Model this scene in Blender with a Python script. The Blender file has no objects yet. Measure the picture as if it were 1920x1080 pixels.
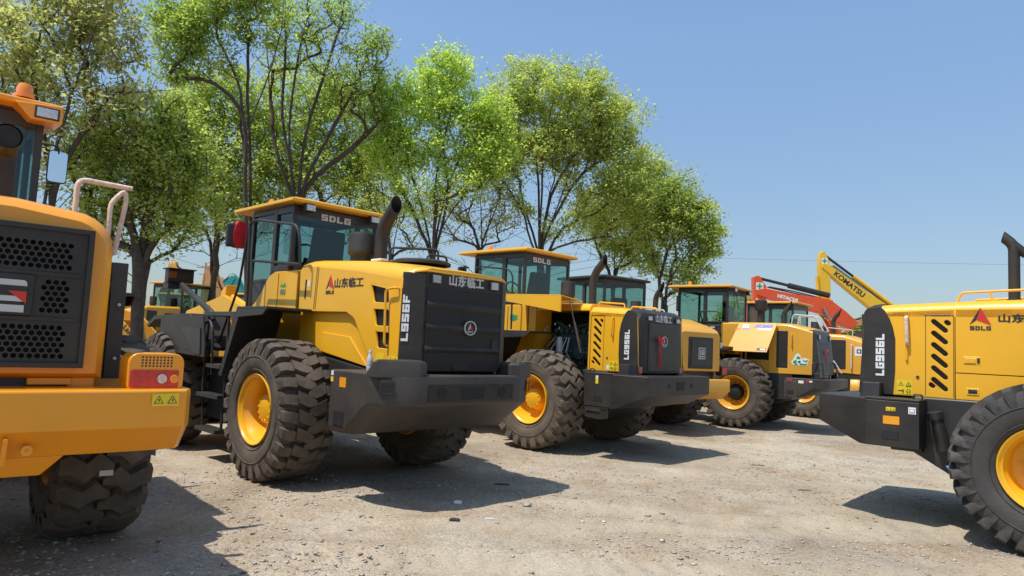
import bpy, bmesh, math, random
import numpy as np
from mathutils import Vector, Matrix
# ------------------------------------------------------------------ camera, sky, sun
sc = bpy.context.scene
COL = sc.collection
H_CAM, PITCH, ROLL, FPX = 1.685, math.radians(4.594), math.radians(2.753), 1308.3
F_ = Vector((0, math.cos(PITCH), math.sin(PITCH))); U_ = Vector((0, -math.sin(PITCH), math.cos(PITCH))); R_ = Vector((1, 0, 0))
RR = R_*math.cos(ROLL)+U_*math.sin(ROLL); UU = -R_*math.sin(ROLL)+U_*math.cos(ROLL)
cd = bpy.data.cameras.new('camera'); cam = bpy.data.objects.new('camera', cd); COL.objects.link(cam)
M = Matrix((RR, UU, -F_)).transposed().to_4x4(); M.translation = (0, 0, H_CAM); cam.matrix_world = M
cd.sensor_width = 36; cd.lens = FPX/1920*36; cd.clip_start = .05; cd.clip_end = 3000
sc.camera = cam
SUN_AZ, SUN_EL = math.radians(213), math.radians(66)      # direction towards the sun, from +X counter-clockwise
w = bpy.data.worlds.new('World'); sc.world = w; w.use_nodes = True
nt = w.node_tree; bg = nt.nodes['Background']; sk = nt.nodes.new('ShaderNodeTexSky'); sk.sky_type = 'NISHITA'
sk.sun_disc = False; sk.sun_elevation = SUN_EL; sk.sun_rotation = math.radians(90)-SUN_AZ
sk.air_density = 1.0; sk.dust_density = 0.7; sk.ozone_density = 3.0; sk.altitude = 0
hz = nt.nodes.new('ShaderNodeHueSaturation'); hz.inputs['Saturation'].default_value = .86; nt.links.new(sk.outputs[0], hz.inputs['Color']); tcw = nt.nodes.new('ShaderNodeTexCoord'); spw = nt.nodes.new('ShaderNodeSeparateXYZ'); nt.links.new(tcw.outputs['Generated'], spw.inputs[0])
rw_ = nt.nodes.new('ShaderNodeValToRGB'); rw_.color_ramp.elements[0].position = 0; rw_.color_ramp.elements[0].color = (.50, .48, .46, 1); rw_.color_ramp.elements[1].position = .42; rw_.color_ramp.elements[1].color = (.82, .96, 1.02, 1)
nt.links.new(spw.outputs[2], rw_.inputs[0]); mw = nt.nodes.new('ShaderNodeMix'); mw.data_type = 'RGBA'; mw.blend_type = 'MULTIPLY'; mw.inputs[0].default_value = 1
nt.links.new(hz.outputs[0], mw.inputs[6]); nt.links.new(rw_.outputs[0], mw.inputs[7]); nt.links.new(mw.outputs[2], bg.inputs[0]); bg.inputs[1].default_value = .15
sd = bpy.data.lights.new('sun', 'SUN'); sd.energy = 3.5; sd.angle = math.radians(.5); sd.color = (1, .955, .885)
so = bpy.data.objects.new('sun', sd); COL.objects.link(so)
sv = Vector((math.cos(SUN_AZ)*math.cos(SUN_EL), math.sin(SUN_AZ)*math.cos(SUN_EL), math.sin(SUN_EL)))
so.rotation_euler = sv.to_track_quat('Z', 'Y').to_euler(); so.location = sv*50
sc.view_settings.view_transform = 'Standard'; sc.view_settings.look = 'None'; sc.view_settings.exposure = 0.38; sc.view_settings.gamma = 1
sc.cycles.max_bounces = 8; sc.cycles.transparent_max_bounces = 16; sc.cycles.caustics_reflective = False; sc.cycles.caustics_refractive = False
rnd = random.Random(7); nr = np.random.default_rng(5)
R = math.radians

# ------------------------------------------------------------------ materials
def nodes(name):
    m = bpy.data.materials.new(name); m.use_nodes = True
    return m, m.node_tree, m.node_tree.nodes['Principled BSDF']
def mat(name, col, rough=.5, metal=0, var=.12, scale=6, bump=0, bscale=60, dust=0, dcol=(.34, .27, .19), coat=0, spec=.5):
    m, t, b = nodes(name); N, K = t.nodes, t.links
    tc = N.new('ShaderNodeTexCoord')
    n1 = N.new('ShaderNodeTexNoise'); n1.inputs['Scale'].default_value = scale; n1.inputs['Detail'].default_value = 6; K.new(tc.outputs['Object'], n1.inputs['Vector'])
    r = N.new('ShaderNodeValToRGB'); r.color_ramp.elements[0].position = .3; r.color_ramp.elements[1].position = .7
    r.color_ramp.elements[0].color = [c*(1-var) for c in col]+[1]; r.color_ramp.elements[1].color = [min(1, c*(1+var*.6)) for c in col]+[1]
    K.new(n1.outputs[0], r.inputs[0]); out = r.outputs[0]
    if dust:
        n2 = N.new('ShaderNodeTexNoise'); n2.inputs['Scale'].default_value = 3.5; n2.inputs['Detail'].default_value = 10; n2.inputs['Roughness'].default_value = .7
        K.new(tc.outputs['Object'], n2.inputs['Vector'])
        r2 = N.new('ShaderNodeValToRGB'); r2.color_ramp.elements[0].position = .42; r2.color_ramp.elements[1].position = .8
        r2.color_ramp.elements[0].color = (dust*.25,)*3+(1,); r2.color_ramp.elements[1].color = (dust,)*3+(1,)
        K.new(n2.outputs[0], r2.inputs[0])
        mx = N.new('ShaderNodeMix'); mx.data_type = 'RGBA'; K.new(r2.outputs[0], mx.inputs[0]); K.new(out, mx.inputs[6]); mx.inputs[7].default_value = (*dcol, 1)
        out = mx.outputs[2]
        mr = N.new('ShaderNodeMapRange'); mr.inputs[3].default_value = rough; mr.inputs[4].default_value = min(1, rough+.35); K.new(r2.outputs[0], mr.inputs[0]); K.new(mr.outputs[0], b.inputs['Roughness'])
    else: b.inputs['Roughness'].default_value = rough
    K.new(out, b.inputs['Base Color']); b.inputs['Metallic'].default_value = metal; b.inputs['Specular IOR Level'].default_value = spec
    b.inputs['Coat Weight'].default_value = coat; b.inputs['Coat Roughness'].default_value = .12
    if bump:
        n3 = N.new('ShaderNodeTexNoise'); n3.inputs['Scale'].default_value = bscale; n3.inputs['Detail'].default_value = 4; K.new(tc.outputs['Object'], n3.inputs['Vector'])
        bp = N.new('ShaderNodeBump'); bp.inputs['Strength'].default_value = bump; bp.inputs['Distance'].default_value = .01; K.new(n3.outputs[0], bp.inputs['Height']); K.new(bp.outputs[0], b.inputs['Normal'])
    return m
YEL = mat('paint_yellow', (.90, .45, .007), .36, var=.06, scale=1.3, dust=.10, coat=.25, bump=.03, bscale=9)
ORG = mat('paint_orange_yellow', (.88, .335, .005), .33, var=.05, scale=2.5, dust=.06, coat=.4, bump=.03, bscale=9)
YEL2 = mat('paint_golden', (.74, .36, .02), .42, var=.06, scale=2.5, dust=.16, coat=.2)
KOM = mat('paint_lemon', (.85, .52, .015), .4, var=.06, dust=.1, coat=.2)
RED = mat('paint_red_orange', (.80, .085, .012), .4, var=.06, dust=.08, coat=.2)
TEAL = mat('paint_teal', (.02, .28, .26), .4)
OCH = mat('paint_ochre', (.55, .26, .07), .6, dust=.5)
GRY = mat('paint_dark_grey', (.024, .022, .021), .45, var=.25, scale=3, dust=.10, spec=.35, bump=.04, bscale=14)
GRY2 = mat('paint_mid_grey', (.042, .038, .035), .5, var=.25, scale=2, dust=.15, spec=.35, bump=.04, bscale=14)
BLK = mat('paint_black', (.022, .022, .023), .42, var=.15, scale=4, dust=.10)
MBK = mat('matt_black_pipe', (.022, .021, .021), .65, var=.2, scale=12, dust=.08, bump=.1, bscale=120)
DRK = mat('engine_dark', (.012, .013, .014), .7, var=.4, scale=9)
RUB = mat('tyre_rubber', (.058, .050, .043), .8, var=.3, scale=5, dust=.8, dcol=(.21, .165, .12), bump=.5, bscale=55, spec=.3)
RUB2 = mat('tyre_rubber_dusty', (.085, .070, .056), .9, var=.3, scale=5, dust=.75, dcol=(.27, .21, .15), bump=.5, bscale=55, spec=.2)
RUB3 = mat('tyre_rubber_clean', (.042, .040, .039), .7, var=.25, scale=5, dust=.3, dcol=(.22, .19, .155), bump=.35, bscale=55, spec=.4)
STL = mat('bare_steel', (.42, .42, .42), .35, metal=.9)
WHT = mat('white_vinyl', (.78, .78, .76), .45, var=.03)
VRED = mat('red_vinyl', (.62, .03, .02), .4, var=.05)
VBLK = mat('black_vinyl', (.03, .028, .027), .4, var=.05)
VSIL = mat('silver_vinyl', (.55, .55, .53), .4, var=.05)
VYEL = mat('yellow_sticker', (.85, .60, .02), .4, var=.05)
VORG = mat('orange_reflector', (.85, .33, .02), .3, var=.05)
VGRN = mat('green_vinyl', (.02, .33, .10), .4, var=.05)
VBLU = mat('blue_vinyl', (.04, .12, .62), .4, var=.05)
VGREY = mat('grey_vinyl', (.25, .23, .32), .4, var=.05)
CLOTH = mat('red_cloth', (.62, .015, .02), .8, var=.2, scale=14, bump=.3, bscale=30)
WRAP = mat('foam_wrap', (.74, .57, .45), .75, var=.25, scale=25, bump=.6, bscale=60)
AMB = mat('amber_lens', (.85, .28, .02), .15, coat=.5)
LAMB = mat('dark_amber_lens', (.30, .08, .02), .3)
LRED = mat('red_lens', (.50, .012, .012), .15, var=.3, scale=40, coat=.6)
LCLR = mat('clear_lens', (.62, .62, .60), .12, var=.3, scale=50, metal=.3, coat=.6)
FILT = mat('filter_can', (.55, .55, .52), .4, var=.1)
BLUE = mat('blue_plastic', (.03, .12, .40), .45)
GEN = mat('engine_green', (.02, .055, .05), .5, var=.4, scale=10)
SEAT = mat('seat_fabric', (.03, .03, .033), .85)
BARK = mat('bark', (.075, .055, .042), .95, var=.45, scale=9, bump=1, bscale=28, dust=.3, dcol=(.16, .13, .10))
WIRE = mat('wire_dark', (.03, .03, .03), .7)
WOODP = mat('concrete_pole', (.3, .29, .27), .9)
def perf(name, col, k, thr=.25, hole=(.004, .004, .004)):
    m, t, b = nodes(name); N, K = t.nodes, t.links
    tc = N.new('ShaderNodeTexCoord'); s = N.new('ShaderNodeSeparateXYZ'); K.new(tc.outputs['Object'], s.inputs[0])
    def mth(op, a, bb):
        q = N.new('ShaderNodeMath'); q.operation = op
        for i, z in enumerate((a, bb)):
            if z is None: continue
            if isinstance(z, (int, float)): q.inputs[i].default_value = z
            else: K.new(z, q.inputs[i])
        return q.outputs[0]
    p = mth('MULTIPLY', mth('SINE', mth('MULTIPLY', s.outputs[1], k), None), mth('SINE', mth('MULTIPLY', s.outputs[2], k), None))
    g = mth('GREATER_THAN', mth('ABSOLUTE', p, None), thr)
    mx = N.new('ShaderNodeMix'); mx.data_type = 'RGBA'; K.new(g, mx.inputs[0]); mx.inputs[6].default_value = (*col, 1); mx.inputs[7].default_value = (*hole, 1)
    K.new(mx.outputs[2], b.inputs['Base Color']); b.inputs['Roughness'].default_value = .55
    return m
PERF = perf('perforated_grille', (.026, .024, .023), 170)
PERF2 = perf('perforated_grille_coarse', (.05, .048, .046), 130)
def glass(name, tint, fac=.14):
    m, t, b = nodes(name); N, K = t.nodes, t.links; N.remove(b)
    tr = N.new('ShaderNodeBsdfTransparent'); tr.inputs[0].default_value = (*tint, 1)
    gl = N.new('ShaderNodeBsdfGlossy'); gl.inputs['Roughness'].default_value = .03; gl.inputs[0].default_value = (.6, .68, .68, 1)
    fr = N.new('ShaderNodeFresnel'); fr.inputs[0].default_value = 1.5
    ad = N.new('ShaderNodeMath'); ad.operation = 'ADD'; ad.inputs[1].default_value = fac-.04; K.new(fr.outputs[0], ad.inputs[0])
    gg = N.new('ShaderNodeNewGeometry'); iv = N.new('ShaderNodeMath'); iv.operation = 'SUBTRACT'; iv.inputs[0].default_value = 1; K.new(gg.outputs['Backfacing'], iv.inputs[1]); ml = N.new('ShaderNodeMath'); ml.operation = 'MULTIPLY'; K.new(ad.outputs[0], ml.inputs[0]); K.new(iv.outputs[0], ml.inputs[1])
    mx = N.new('ShaderNodeMixShader'); K.new(ml.outputs[0], mx.inputs[0]); K.new(tr.outputs[0], mx.inputs[1]); K.new(gl.outputs[0], mx.inputs[2])
    K.new(mx.outputs[0], N['Material Output'].inputs[0]); return m
GLS = glass('tinted_glass', (.72, .84, .81), .09)
GLD = glass('dark_glass', (.66, .79, .76), .08)
GLC = glass('clear_plastic', (.92, .94, .94), .12)
MIR = mat('mirror_face', (.8, .82, .85), .03, metal=1, var=0)

# ------------------------------------------------------------------ mesh helpers
def finish(o, bev=0, seg=2, smooth=False):
    me = o.data
    if smooth or bev:
        for p in me.polygons: p.use_smooth = True
        me.set_sharp_from_angle(angle=R(38))
    if bev:
        md = o.modifiers.new('Bevel', 'BEVEL'); md.width = bev; md.segments = seg; md.limit_method = 'ANGLE'; md.angle_limit = R(32); md.harden_normals = True
def link(name, me, m, par):
    o = bpy.data.objects.new(name, me); COL.objects.link(o)
    if m is not None:
        if len(me.materials): me.materials.clear()
        for q in (m if isinstance(m, (list, tuple)) else [m]): me.materials.append(q)
    if par is not None: o.parent = par
    return o
class MB:
    def __init__(s): s.v = []; s.f = []; s.mi = []
    def add(s, V, Fs, mi=0):
        b = len(s.v); s.v += [tuple(x) for x in V]; s.f += [[b+i for i in f] for f in Fs]; s.mi += [mi]*len(Fs); return s
    def box(s, x0, x1, y0, y1, z0, z1, mi=0):
        V = [(x, y, z) for x in (x0, x1) for y in (y0, y1) for z in (z0, z1)]
        return s.add(V, [(0, 1, 3, 2), (4, 6, 7, 5), (0, 4, 5, 1), (2, 3, 7, 6), (0, 2, 6, 4), (1, 5, 7, 3)], mi)
    def prism(s, pts, ax, a, b, mi=0):      # pts 2D in the two other axes, extruded along ax
        n = len(pts); V = []
        for h in (a, b):
            for p in pts:
                q = [p[0], p[1]]; q.insert(ax, h); V.append(tuple(q))
        Fs = [list(range(n))[::-1], list(range(n, 2*n))]+[(i, (i+1) % n, n+(i+1) % n, n+i) for i in range(n)]
        return s.add(V, Fs, mi)
    def tube(s, path, r, n=8, mi=0, caps=True, closed=False):
        P = [Vector(p) for p in path]; k = len(P); rs = r if isinstance(r, (list, tuple)) else [r]*k
        V = []; prev = None
        for i, p in enumerate(P):
            if closed: d = P[(i+1) % k]-P[i-1]
            else: d = (P[min(i+1, k-1)]-P[max(i-1, 0)])
            d.normalize()
            if prev is None:
                a = d.cross(Vector((0, 0, 1)));
                if a.length < .05: a = d.cross(Vector((1, 0, 0)))
            else: a = prev-d*prev.dot(d)
            a.normalize(); prev = a; b = d.cross(a)
            for j in range(n):
                t = 2*math.pi*j/n; V.append(p+(a*math.cos(t)+b*math.sin(t))*rs[i])
        Fs = []
        for i in range(k if closed else k-1):
            for j in range(n):
                i2 = (i+1) % k; Fs.append((i*n+j, i*n+(j+1) % n, i2*n+(j+1) % n, i2*n+j))
        if caps and not closed: Fs += [list(range(n))[::-1], [(k-1)*n+j for j in range(n)]]
        return s.add(V, Fs, mi)
    def lathe(s, prof, c, ax='y', n=32, mi=0, caps=True):      # prof: (along axis, radius)
        V = []
        for a, r in prof:
            for j in range(n):
                t = 2*math.pi*j/n; u, v_ = r*math.cos(t), r*math.sin(t)
                V.append({'y': (c[0]+u, c[1]+a, c[2]+v_), 'z': (c[0]+u, c[1]+v_, c[2]+a), 'x': (c[0]+a, c[1]+u, c[2]+v_)}[ax])
        k = len(prof); Fs = []
        for i in range(k-1):
            for j in range(n): Fs.append((i*n+j, (i+1)*n+j, (i+1)*n+(j+1) % n, i*n+(j+1) % n))
        if caps and prof[0][1] > 1e-6: Fs.append([j for j in range(n)])
        if caps and prof[-1][1] > 1e-6: Fs.append([(k-1)*n+j for j in range(n)][::-1])
        return s.add(V, Fs, mi)
    def loft(s, secs, mi=0, caps=True):     # secs: lists of 3D points (closed rings)
        n = len(secs[0]); V = [p for q in secs for p in q]; Fs = []
        for i in range(len(secs)-1):
            for j in range(n): Fs.append((i*n+j, i*n+(j+1) % n, (i+1)*n+(j+1) % n, (i+1)*n+j))
        if caps: Fs += [list(range(n))[::-1], [(len(secs)-1)*n+j for j in range(n)]]
        return s.add(V, Fs, mi)
    def build(s, name, m, par=None, bev=0, smooth=False, seg=2, fix=True):
        me = bpy.data.meshes.new(name); me.from_pydata(s.v, [], s.f)
        for p, i in zip(me.polygons, s.mi): p.material_index = i
        if fix:
            bm = bmesh.new(); bm.from_mesh(me); bmesh.ops.recalc_face_normals(bm, faces=bm.faces); bm.to_mesh(me); bm.free()
        me.update(); o = link(name, me, m, par); finish(o, bev, seg, smooth); return o
DG = lambda: bpy.context.evaluated_depsgraph_get()
def curve_mesh(cu, basis):
    o = bpy.data.objects.new('tmp', cu); COL.objects.link(o); bpy.context.view_layer.update()
    me = bpy.data.meshes.new_from_object(o.evaluated_get(DG())); bpy.data.objects.remove(o); bpy.data.curves.remove(cu)
    if basis is not None:
        o_, u, v_ = [Vector(q) for q in basis]; n = u.cross(v_)
        me.transform(Matrix((( u.x, v_.x, n.x, o_.x), (u.y, v_.y, n.y, o_.y), (u.z, v_.z, n.z, o_.z), (0, 0, 0, 1))))
    return me
def plate(name, outs, th, m, par, basis, bev=0.0, smooth=True):   # outlines (first outer, others holes) extruded th towards u x v
    cu = bpy.data.curves.new('c', 'CURVE'); cu.dimensions = '2D'; cu.fill_mode = 'BOTH'; cu.extrude = max(th/2-bev, .0002); cu.bevel_depth = bev; cu.bevel_resolution = 1; cu.offset = -bev
    for pts in outs:
        sp = cu.splines.new('POLY'); sp.points.add(len(pts)-1); sp.use_cyclic_u = True
        for q, p in zip(sp.points, pts): q.co = (p[0], p[1], 0, 1)
    me = curve_mesh(cu, None)
    me2 = me; o_, u, v_ = [Vector(q) for q in basis]; n = u.cross(v_)
    # 2D curves flatten z: shift along the normal
    me2.transform(Matrix(((u.x, v_.x, n.x, o_.x+n.x*th/2), (u.y, v_.y, n.y, o_.y+n.y*th/2), (u.z, v_.z, n.z, o_.z+n.z*th/2), (0, 0, 0, 1))))
    o = link(name, me2, m, par)
    if smooth: finish(o, 0, 2, True)
    return o
def text(name, s, size, m, par, basis, th=.003, bold=.0, sx=1, sp=1, shear=0):
    cu = bpy.data.curves.new('t', 'FONT'); cu.body = s; cu.size = size; cu.extrude = th/2; cu.offset = bold; cu.align_x = 'CENTER'; cu.align_y = 'CENTER'; cu.space_character = sp; cu.shear = shear
    o_, u, v_ = [Vector(q) for q in basis]
    me = curve_mesh(cu, None); n = u.cross(v_); u2 = u*sx
    me.transform(Matrix(((u2.x, v_.x, n.x, o_.x+n.x*th/2), (u2.y, v_.y, n.y, o_.y+n.y*th/2), (u2.z, v_.z, n.z, o_.z+n.z*th/2), (0, 0, 0, 1))))
    return link(name, me, m, par)
GL = {'S': '111111 111111 110000 111111 111111 000011 111111 111111', 'D': '111110 111111 110011 110011 110011 110011 111111 111110',
      'L': '110000 110000 110000 110000 110000 110000 111111 111111', 'G': '111111 111111 110000 110111 110111 110011 111111 111111',
      '9': '111111 111111 110011 111111 111111 000011 111111 111111', '5': '111111 111111 110000 111111 111111 000011 111111 111111',
      '6': '111111 111111 110000 111111 111111 110011 111111 111111', 'F': '111111 111111 110000 111110 111110 110000 110000 110000'}
def blocktext(name, s, w_, h, m, par, basis, th=.003):   # squared stencil capitals; w_ = letter advance
    o_, u, v_ = [Vector(q) for q in basis]; n = u.cross(v_); b = MB(); cw = w_*.84/6; chh = h/8; L = len(s)*w_-w_*.16
    for i, ch in enumerate(s):
        rows = GL[ch].split()
        for r_, row in enumerate(rows):
            j = 0
            while j < 6:
                if row[j] == '1':
                    k = j
                    while k < 6 and row[k] == '1': k += 1
                    x0 = -L/2+i*w_+j*cw; x1 = -L/2+i*w_+k*cw; y1 = h/2-r_*chh; y0 = y1-chh
                    if r_ == 2 and ch in 'S956G': y1 -= chh*.15
                    P = [o_+u*x+v_*y+n*z for z in (0, th) for x, y in ((x0, y0), (x1, y0), (x1, y1), (x0, y1))]
                    b.add(P, [(4, 5, 6, 7), (0, 3, 2, 1), (0, 1, 5, 4), (1, 2, 6, 5), (2, 3, 7, 6), (3, 0, 4, 7)])
                    j = k
                else: j += 1
    return b.build(name, m, par, fix=False)
def empty(name, loc, rz=0, label=None, cat=None, group=None):
    o = bpy.data.objects.new(name, None); COL.objects.link(o); o.location = loc; o.rotation_euler = (0, 0, rz); o.empty_display_size = .3
    tag(o, label, cat, group); return o
def tag(o, label=None, cat=None, group=None, kind=None):
    if label: o['label'] = label
    if cat: o['category'] = cat
    if group: o['group'] = group
    if kind: o['kind'] = kind
    return o
def copy_tree(o, par=None):
    c = o.copy(); COL.objects.link(c); c.parent = par
    for ch in list(o.children): copy_tree(ch, c)
    return c
def inlay(name, o_, u, v_, shapes, mats_, par, th=.003):   # coloured flat shapes stacked: shapes = [(points, material index)]
    b = MB(); O, U, V = Vector(o_), Vector(u), Vector(v_); n = U.cross(V)
    for i, (pts, mi) in enumerate(shapes):
        z0, z1 = 0, th*(1+i*.5); k = len(pts)
        P = [O+U*p[0]+V*p[1]+n*z for z in (z0, z1) for p in pts]
        b.add(P, [list(range(k, 2*k))]+[(j, (j+1) % k, k+(j+1) % k, k+j) for j in range(k)], mi)
    return b.build(name, mats_, par, fix=True)
def rrect(x0, x1, y0, y1, r, n=4):
    P = []
    for cx, cy, a0 in ((x1-r, y1-r, 0), (x0+r, y1-r, 90), (x0+r, y0+r, 180), (x1-r, y0+r, 270)):
        for i in range(n+1):
            a = R(a0+90*i/n); P.append((cx+r*math.cos(a), cy+r*math.sin(a)))
    return P
def arc_path(pts, r=.05, n=4):      # rounds the corners of a polyline
    P = [Vector(p) for p in pts]; out = [P[0]]
    for i in range(1, len(P)-1):
        a, b, c = P[i-1], P[i], P[i+1]; d1 = (a-b); d2 = (c-b); q = min(r, d1.length*.45, d2.length*.45); d1.normalize(); d2.normalize()
        s0, s1 = b+d1*q, b+d2*q
        for k in range(n+1):
            t = k/n; out.append(s0*(1-t)**2+b*2*t*(1-t)+s1*t*t)
    out.append(P[-1]); return out
# ------------------------------------------------------------------ wheels
def tyre_mesh(style, Rw=.81, N=24, name='tyre', m=RUB):
    b = MB(); d = Rw-.81
    prof = [(-.20, .40), (-.262, .395), (-.30, .45), (-.318, .53), (-.318, .60), (-.305, .68), (-.285, .725+d), (-.24, .738+d), (-.12, .745+d), (0, .748+d), (.12, .745+d), (.24, .738+d), (.285, .725+d), (.305, .68), (.318, .60), (.318, .53), (.30, .45), (.262, .395), (.20, .40)]
    b.lathe(prof, (0, 0, 0), 'y', 72, caps=False)
    # fine bead rings on the sidewall
    for sy in (-1, 1):
        for rr in (.452, .60):
            b.lathe([(sy*(.300 if rr < .5 else .318), rr-.006), (sy*(.309 if rr < .5 else .326), rr), (sy*(.300 if rr < .5 else .318), rr+.006)], (0, 0, 0), 'y', 60, caps=False)
    def P(w_, r, ph): return (r*math.cos(ph), w_, r*math.sin(ph))
    def lug(path):      # (w, phase, half angular width, top radius, base radius)
        V = []; rs_ = random.Random(len(b.v))
        for w_, ph, hw, rt, rb in path:
            for a, r in ((-hw*1.12, rb), (-hw*.9, rt), (hw*.9, rt), (hw*1.12, rb)): V.append(P(w_, r, ph+a))
        n = len(path); Fs = []
        for i in range(n-1):
            for j in range(3): Fs.append((i*4+j, i*4+j+1, i*4+j+5, i*4+j+4))
        Fs += [(0, 3, 2, 1), tuple((n-1)*4+j for j in range(4))]
        b.add(V, Fs)
    pit = 2*math.pi/N
    for k in range(N):
        for s in (-1, 1):
            p0 = k*pit+(pit/2 if s > 0 else 0)
            if style == 'block':
                lug([(s*.318, p0, pit*.20, .665, .62), (s*.322, p0, pit*.24, .715+d, .66), (s*.312, p0+.01, pit*.30, .765+d, .70), (s*.27, p0+.02, pit*.30, .800+d, .725), (s*.19, p0+.035, pit*.32, .808+d, .73), (s*.175, p0+.04, pit*.26, .806+d, .73)])
                lug([(s*.165, p0-.01, pit*.36, .808+d, .73), (s*.10, p0+.03, pit*.37, .810+d, .73), (s*.03, p0+.06, pit*.36, .811+d, .73), (s*-.045, p0+.075, pit*.10, .811+d, .73)])
            elif style == 'zig':
                lug([(s*.318, p0-.02, pit*.18, .67, .62), (s*.322, p0-.01, pit*.24, .72+d, .66), (s*.312, p0, pit*.30, .77+d, .70), (s*.26, p0+.04, pit*.33, .802+d, .725), (s*.15, p0-.045, pit*.35, .808+d, .73), (s*.07, p0+.05, pit*.36, .810+d, .73), (s*-.03, p0+.0, pit*.12, .810+d, .73)])
            else:      # deep rock lugs
                lug([(s*.318, p0, pit*.16, .655, .60), (s*.324, p0, pit*.21, .71+d, .66), (s*.315, p0, pit*.25, .77+d, .70), (s*.27, p0+.01, pit*.29, .802+d, .725), (s*.12, p0+.06, pit*.34, .809+d, .73), (s*-.03, p0+.13, pit*.12, .810+d, .73)])
    return b
def wheel(par, style, loc, rz=0, rub=RUB, rimm=YEL, hubm=None, N=24, Rw=.81, ry=0):
    b = MB()
    b.lathe([(.02, .20), (.05, .19), (.12, .165), (.155, .16), (.172, .13), (.175, 0)], (0, 0, 0), 'y', 28)
    for k in range(12):
        a = 2*math.pi*k/12; b.lathe([(.0, .014), (.178, .014), (.178, 0)], (.137*math.cos(a), 0, .137*math.sin(a)), 'y', 6)
    for k in range(12):
        a = 2*math.pi*(k+.5)/12; b.lathe([(.0, .014), (.05, .014), (.05, 0)], (.225*math.cos(a), 0, .225*math.sin(a)), 'y', 6)
    hub = b.build('wheel', hubm or rimm, par, bev=.004); hub.location = loc; hub.rotation_euler = (0, ry, rz)
    tyre_mesh(style, Rw, N).build('tyre', rub, hub, smooth=True)
    r_ = MB(); r_.lathe([(.03, .10), (.03, .27), (.05, .30), (.10, .315), (.20, .325), (.225, .345), (.262, .350), (.272, .372), (.295, .385), (.300, .398), (.285, .402), (.24, .40), (.0, .395), (-.28, .40), (-.29, .385), (-.2, .33), (0, .30), (.01, .10)], (0, 0, 0), 'y', 56, caps=False)
    r_.build('rim', rimm, hub, smooth=True)
    return hub
def put_wheels(root, w0, xs=(0, 3.3), y=1.08, skip=()):
    first = True
    for x in xs:
        for s in (1, -1):
            if first: o = w0; first = False
            else: o = copy_tree(w0, root)
            o.location = (x, s*y, w0.location.z); o.rotation_euler = (0, (x+s)*.37, 0 if s > 0 else math.pi)

# ------------------------------------------------------------------ loader parts shared by all wheel loaders
def flank(name, outs, y, s, th, m, par, bev=0.0):
    return plate(name, [[(-s*p[0], p[1]) for p in o] for o in outs], th, m, par, ((0, s*y, 0), (-s, 0, 0), (0, 0, 1)), bev)
def fb(s, x, z, y):      # reading basis on a flank
    return ((x, s*y, z), (-s, 0, 0), (0, 0, 1))
def fbv(s, x, z, y):     # reading upwards on a flank
    return ((x, s*y, z), (0, 0, 1), (s, 0, 0))
def rb(x, y, z): return ((x, y, z), (0, -1, 0), (0, 0, 1))
def hood_loft(name, secs, m, par, bev=0):      # secs (x, half width, z bottom, z crease, z top)
    S = []
    for x, hw, zb, zc, zt in secs:
        h = [(hw, zb), (hw, zc), (hw*.965, zc+(zt-zc)*.45), (hw*.88, zc+(zt-zc)*.82), (hw*.7, zt-.008), (hw*.35, zt)]
        S.append([(x, y, z) for y, z in h]+[(x, -y, z) for y, z in h[::-1]])
    return MB().loft(S).build(name, m, par, smooth=True, bev=bev)
def chassis(root, body=YEL, arm_pts=None, bucket=True, seg_y=.55, dark=BLK, tower=True, label=None):
    b = MB(); b.prism([(-1.35, 1.36), (1.15, 1.36), (1.25, .72), (.5, .55), (-.6, .55), (-1.2, .78)], 1, -.45, .45); b.box(1.1, 1.6, -.25, .25, .65, 1.15)
    b.build('rear_frame', dark, root, bev=.02)
    b = MB(); b.prism([(1.55, 1.2), (2.0, 2.0), (2.5, 2.05), (3.0, 1.5), (4.0, 1.2), (4.1, .6), (3.4, .45), (1.6, .6)], 1, -.42, .42); b.build('front_frame', body, root, bev=.02)
    for x in (0, 3.3):
        b = MB(); b.lathe([(-.98, .13), (-.45, .17), (-.3, .25), (.3, .25), (.45, .17), (.98, .13)], (x, 0, .81), 'y', 20); b.build('axle', dark, root, smooth=True)
    ap = arm_pts or [(2.1, 2.10), (2.9, 2.28), (3.9, 2.0), (5.0, .95), (5.35, .42), (5.1, .32), (4.3, .95), (3.5, 1.68), (2.6, 1.98), (2.05, 1.85)]
    for s in (1, -1): MB().prism(ap, 1, s*(seg_y-.035), s*(seg_y+.035)).build('lift_arm', body, root, bev=.012)
    b = MB(); b.box(3.7, 3.95, -seg_y+.04, seg_y-.04, 1.55, 1.85); b.build('cross_tube', body, root, bev=.02)
    b = MB(); b.tube([(2.2, 0, 1.75), (3.2, 0, 2.05)], .085, 14); b.tube([(3.2, 0, 2.05), (3.9, 0, 2.25)], .045, 12); b.build('tilt_cylinder', body, root, smooth=True)
    b = MB(); b.prism([(3.95, 2.45), (4.15, 2.35), (4.35, 1.5), (4.5, 1.0), (4.3, .95), (4.05, 1.6)], 1, -.1, .1); b.build('rocker', body, root, bev=.012)
    if bucket:
        b = MB(); pr = [(5.15, .25), (5.2, 1.0), (5.35, 1.35), (5.42, 1.35), (5.32, .98), (5.38, .35), (5.6, .14), (6.25, .08), (6.25, .03), (5.5, .04)]
        b.prism(pr, 1, -1.46, 1.46)
        for s in (1, -1): b.prism([(5.2, .2), (5.25, 1.0), (5.4, 1.34), (6.2, .1), (5.5, .05)], 1, s*1.462, s*1.50)
        b.build('bucket', dark, root, bev=.008)
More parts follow.
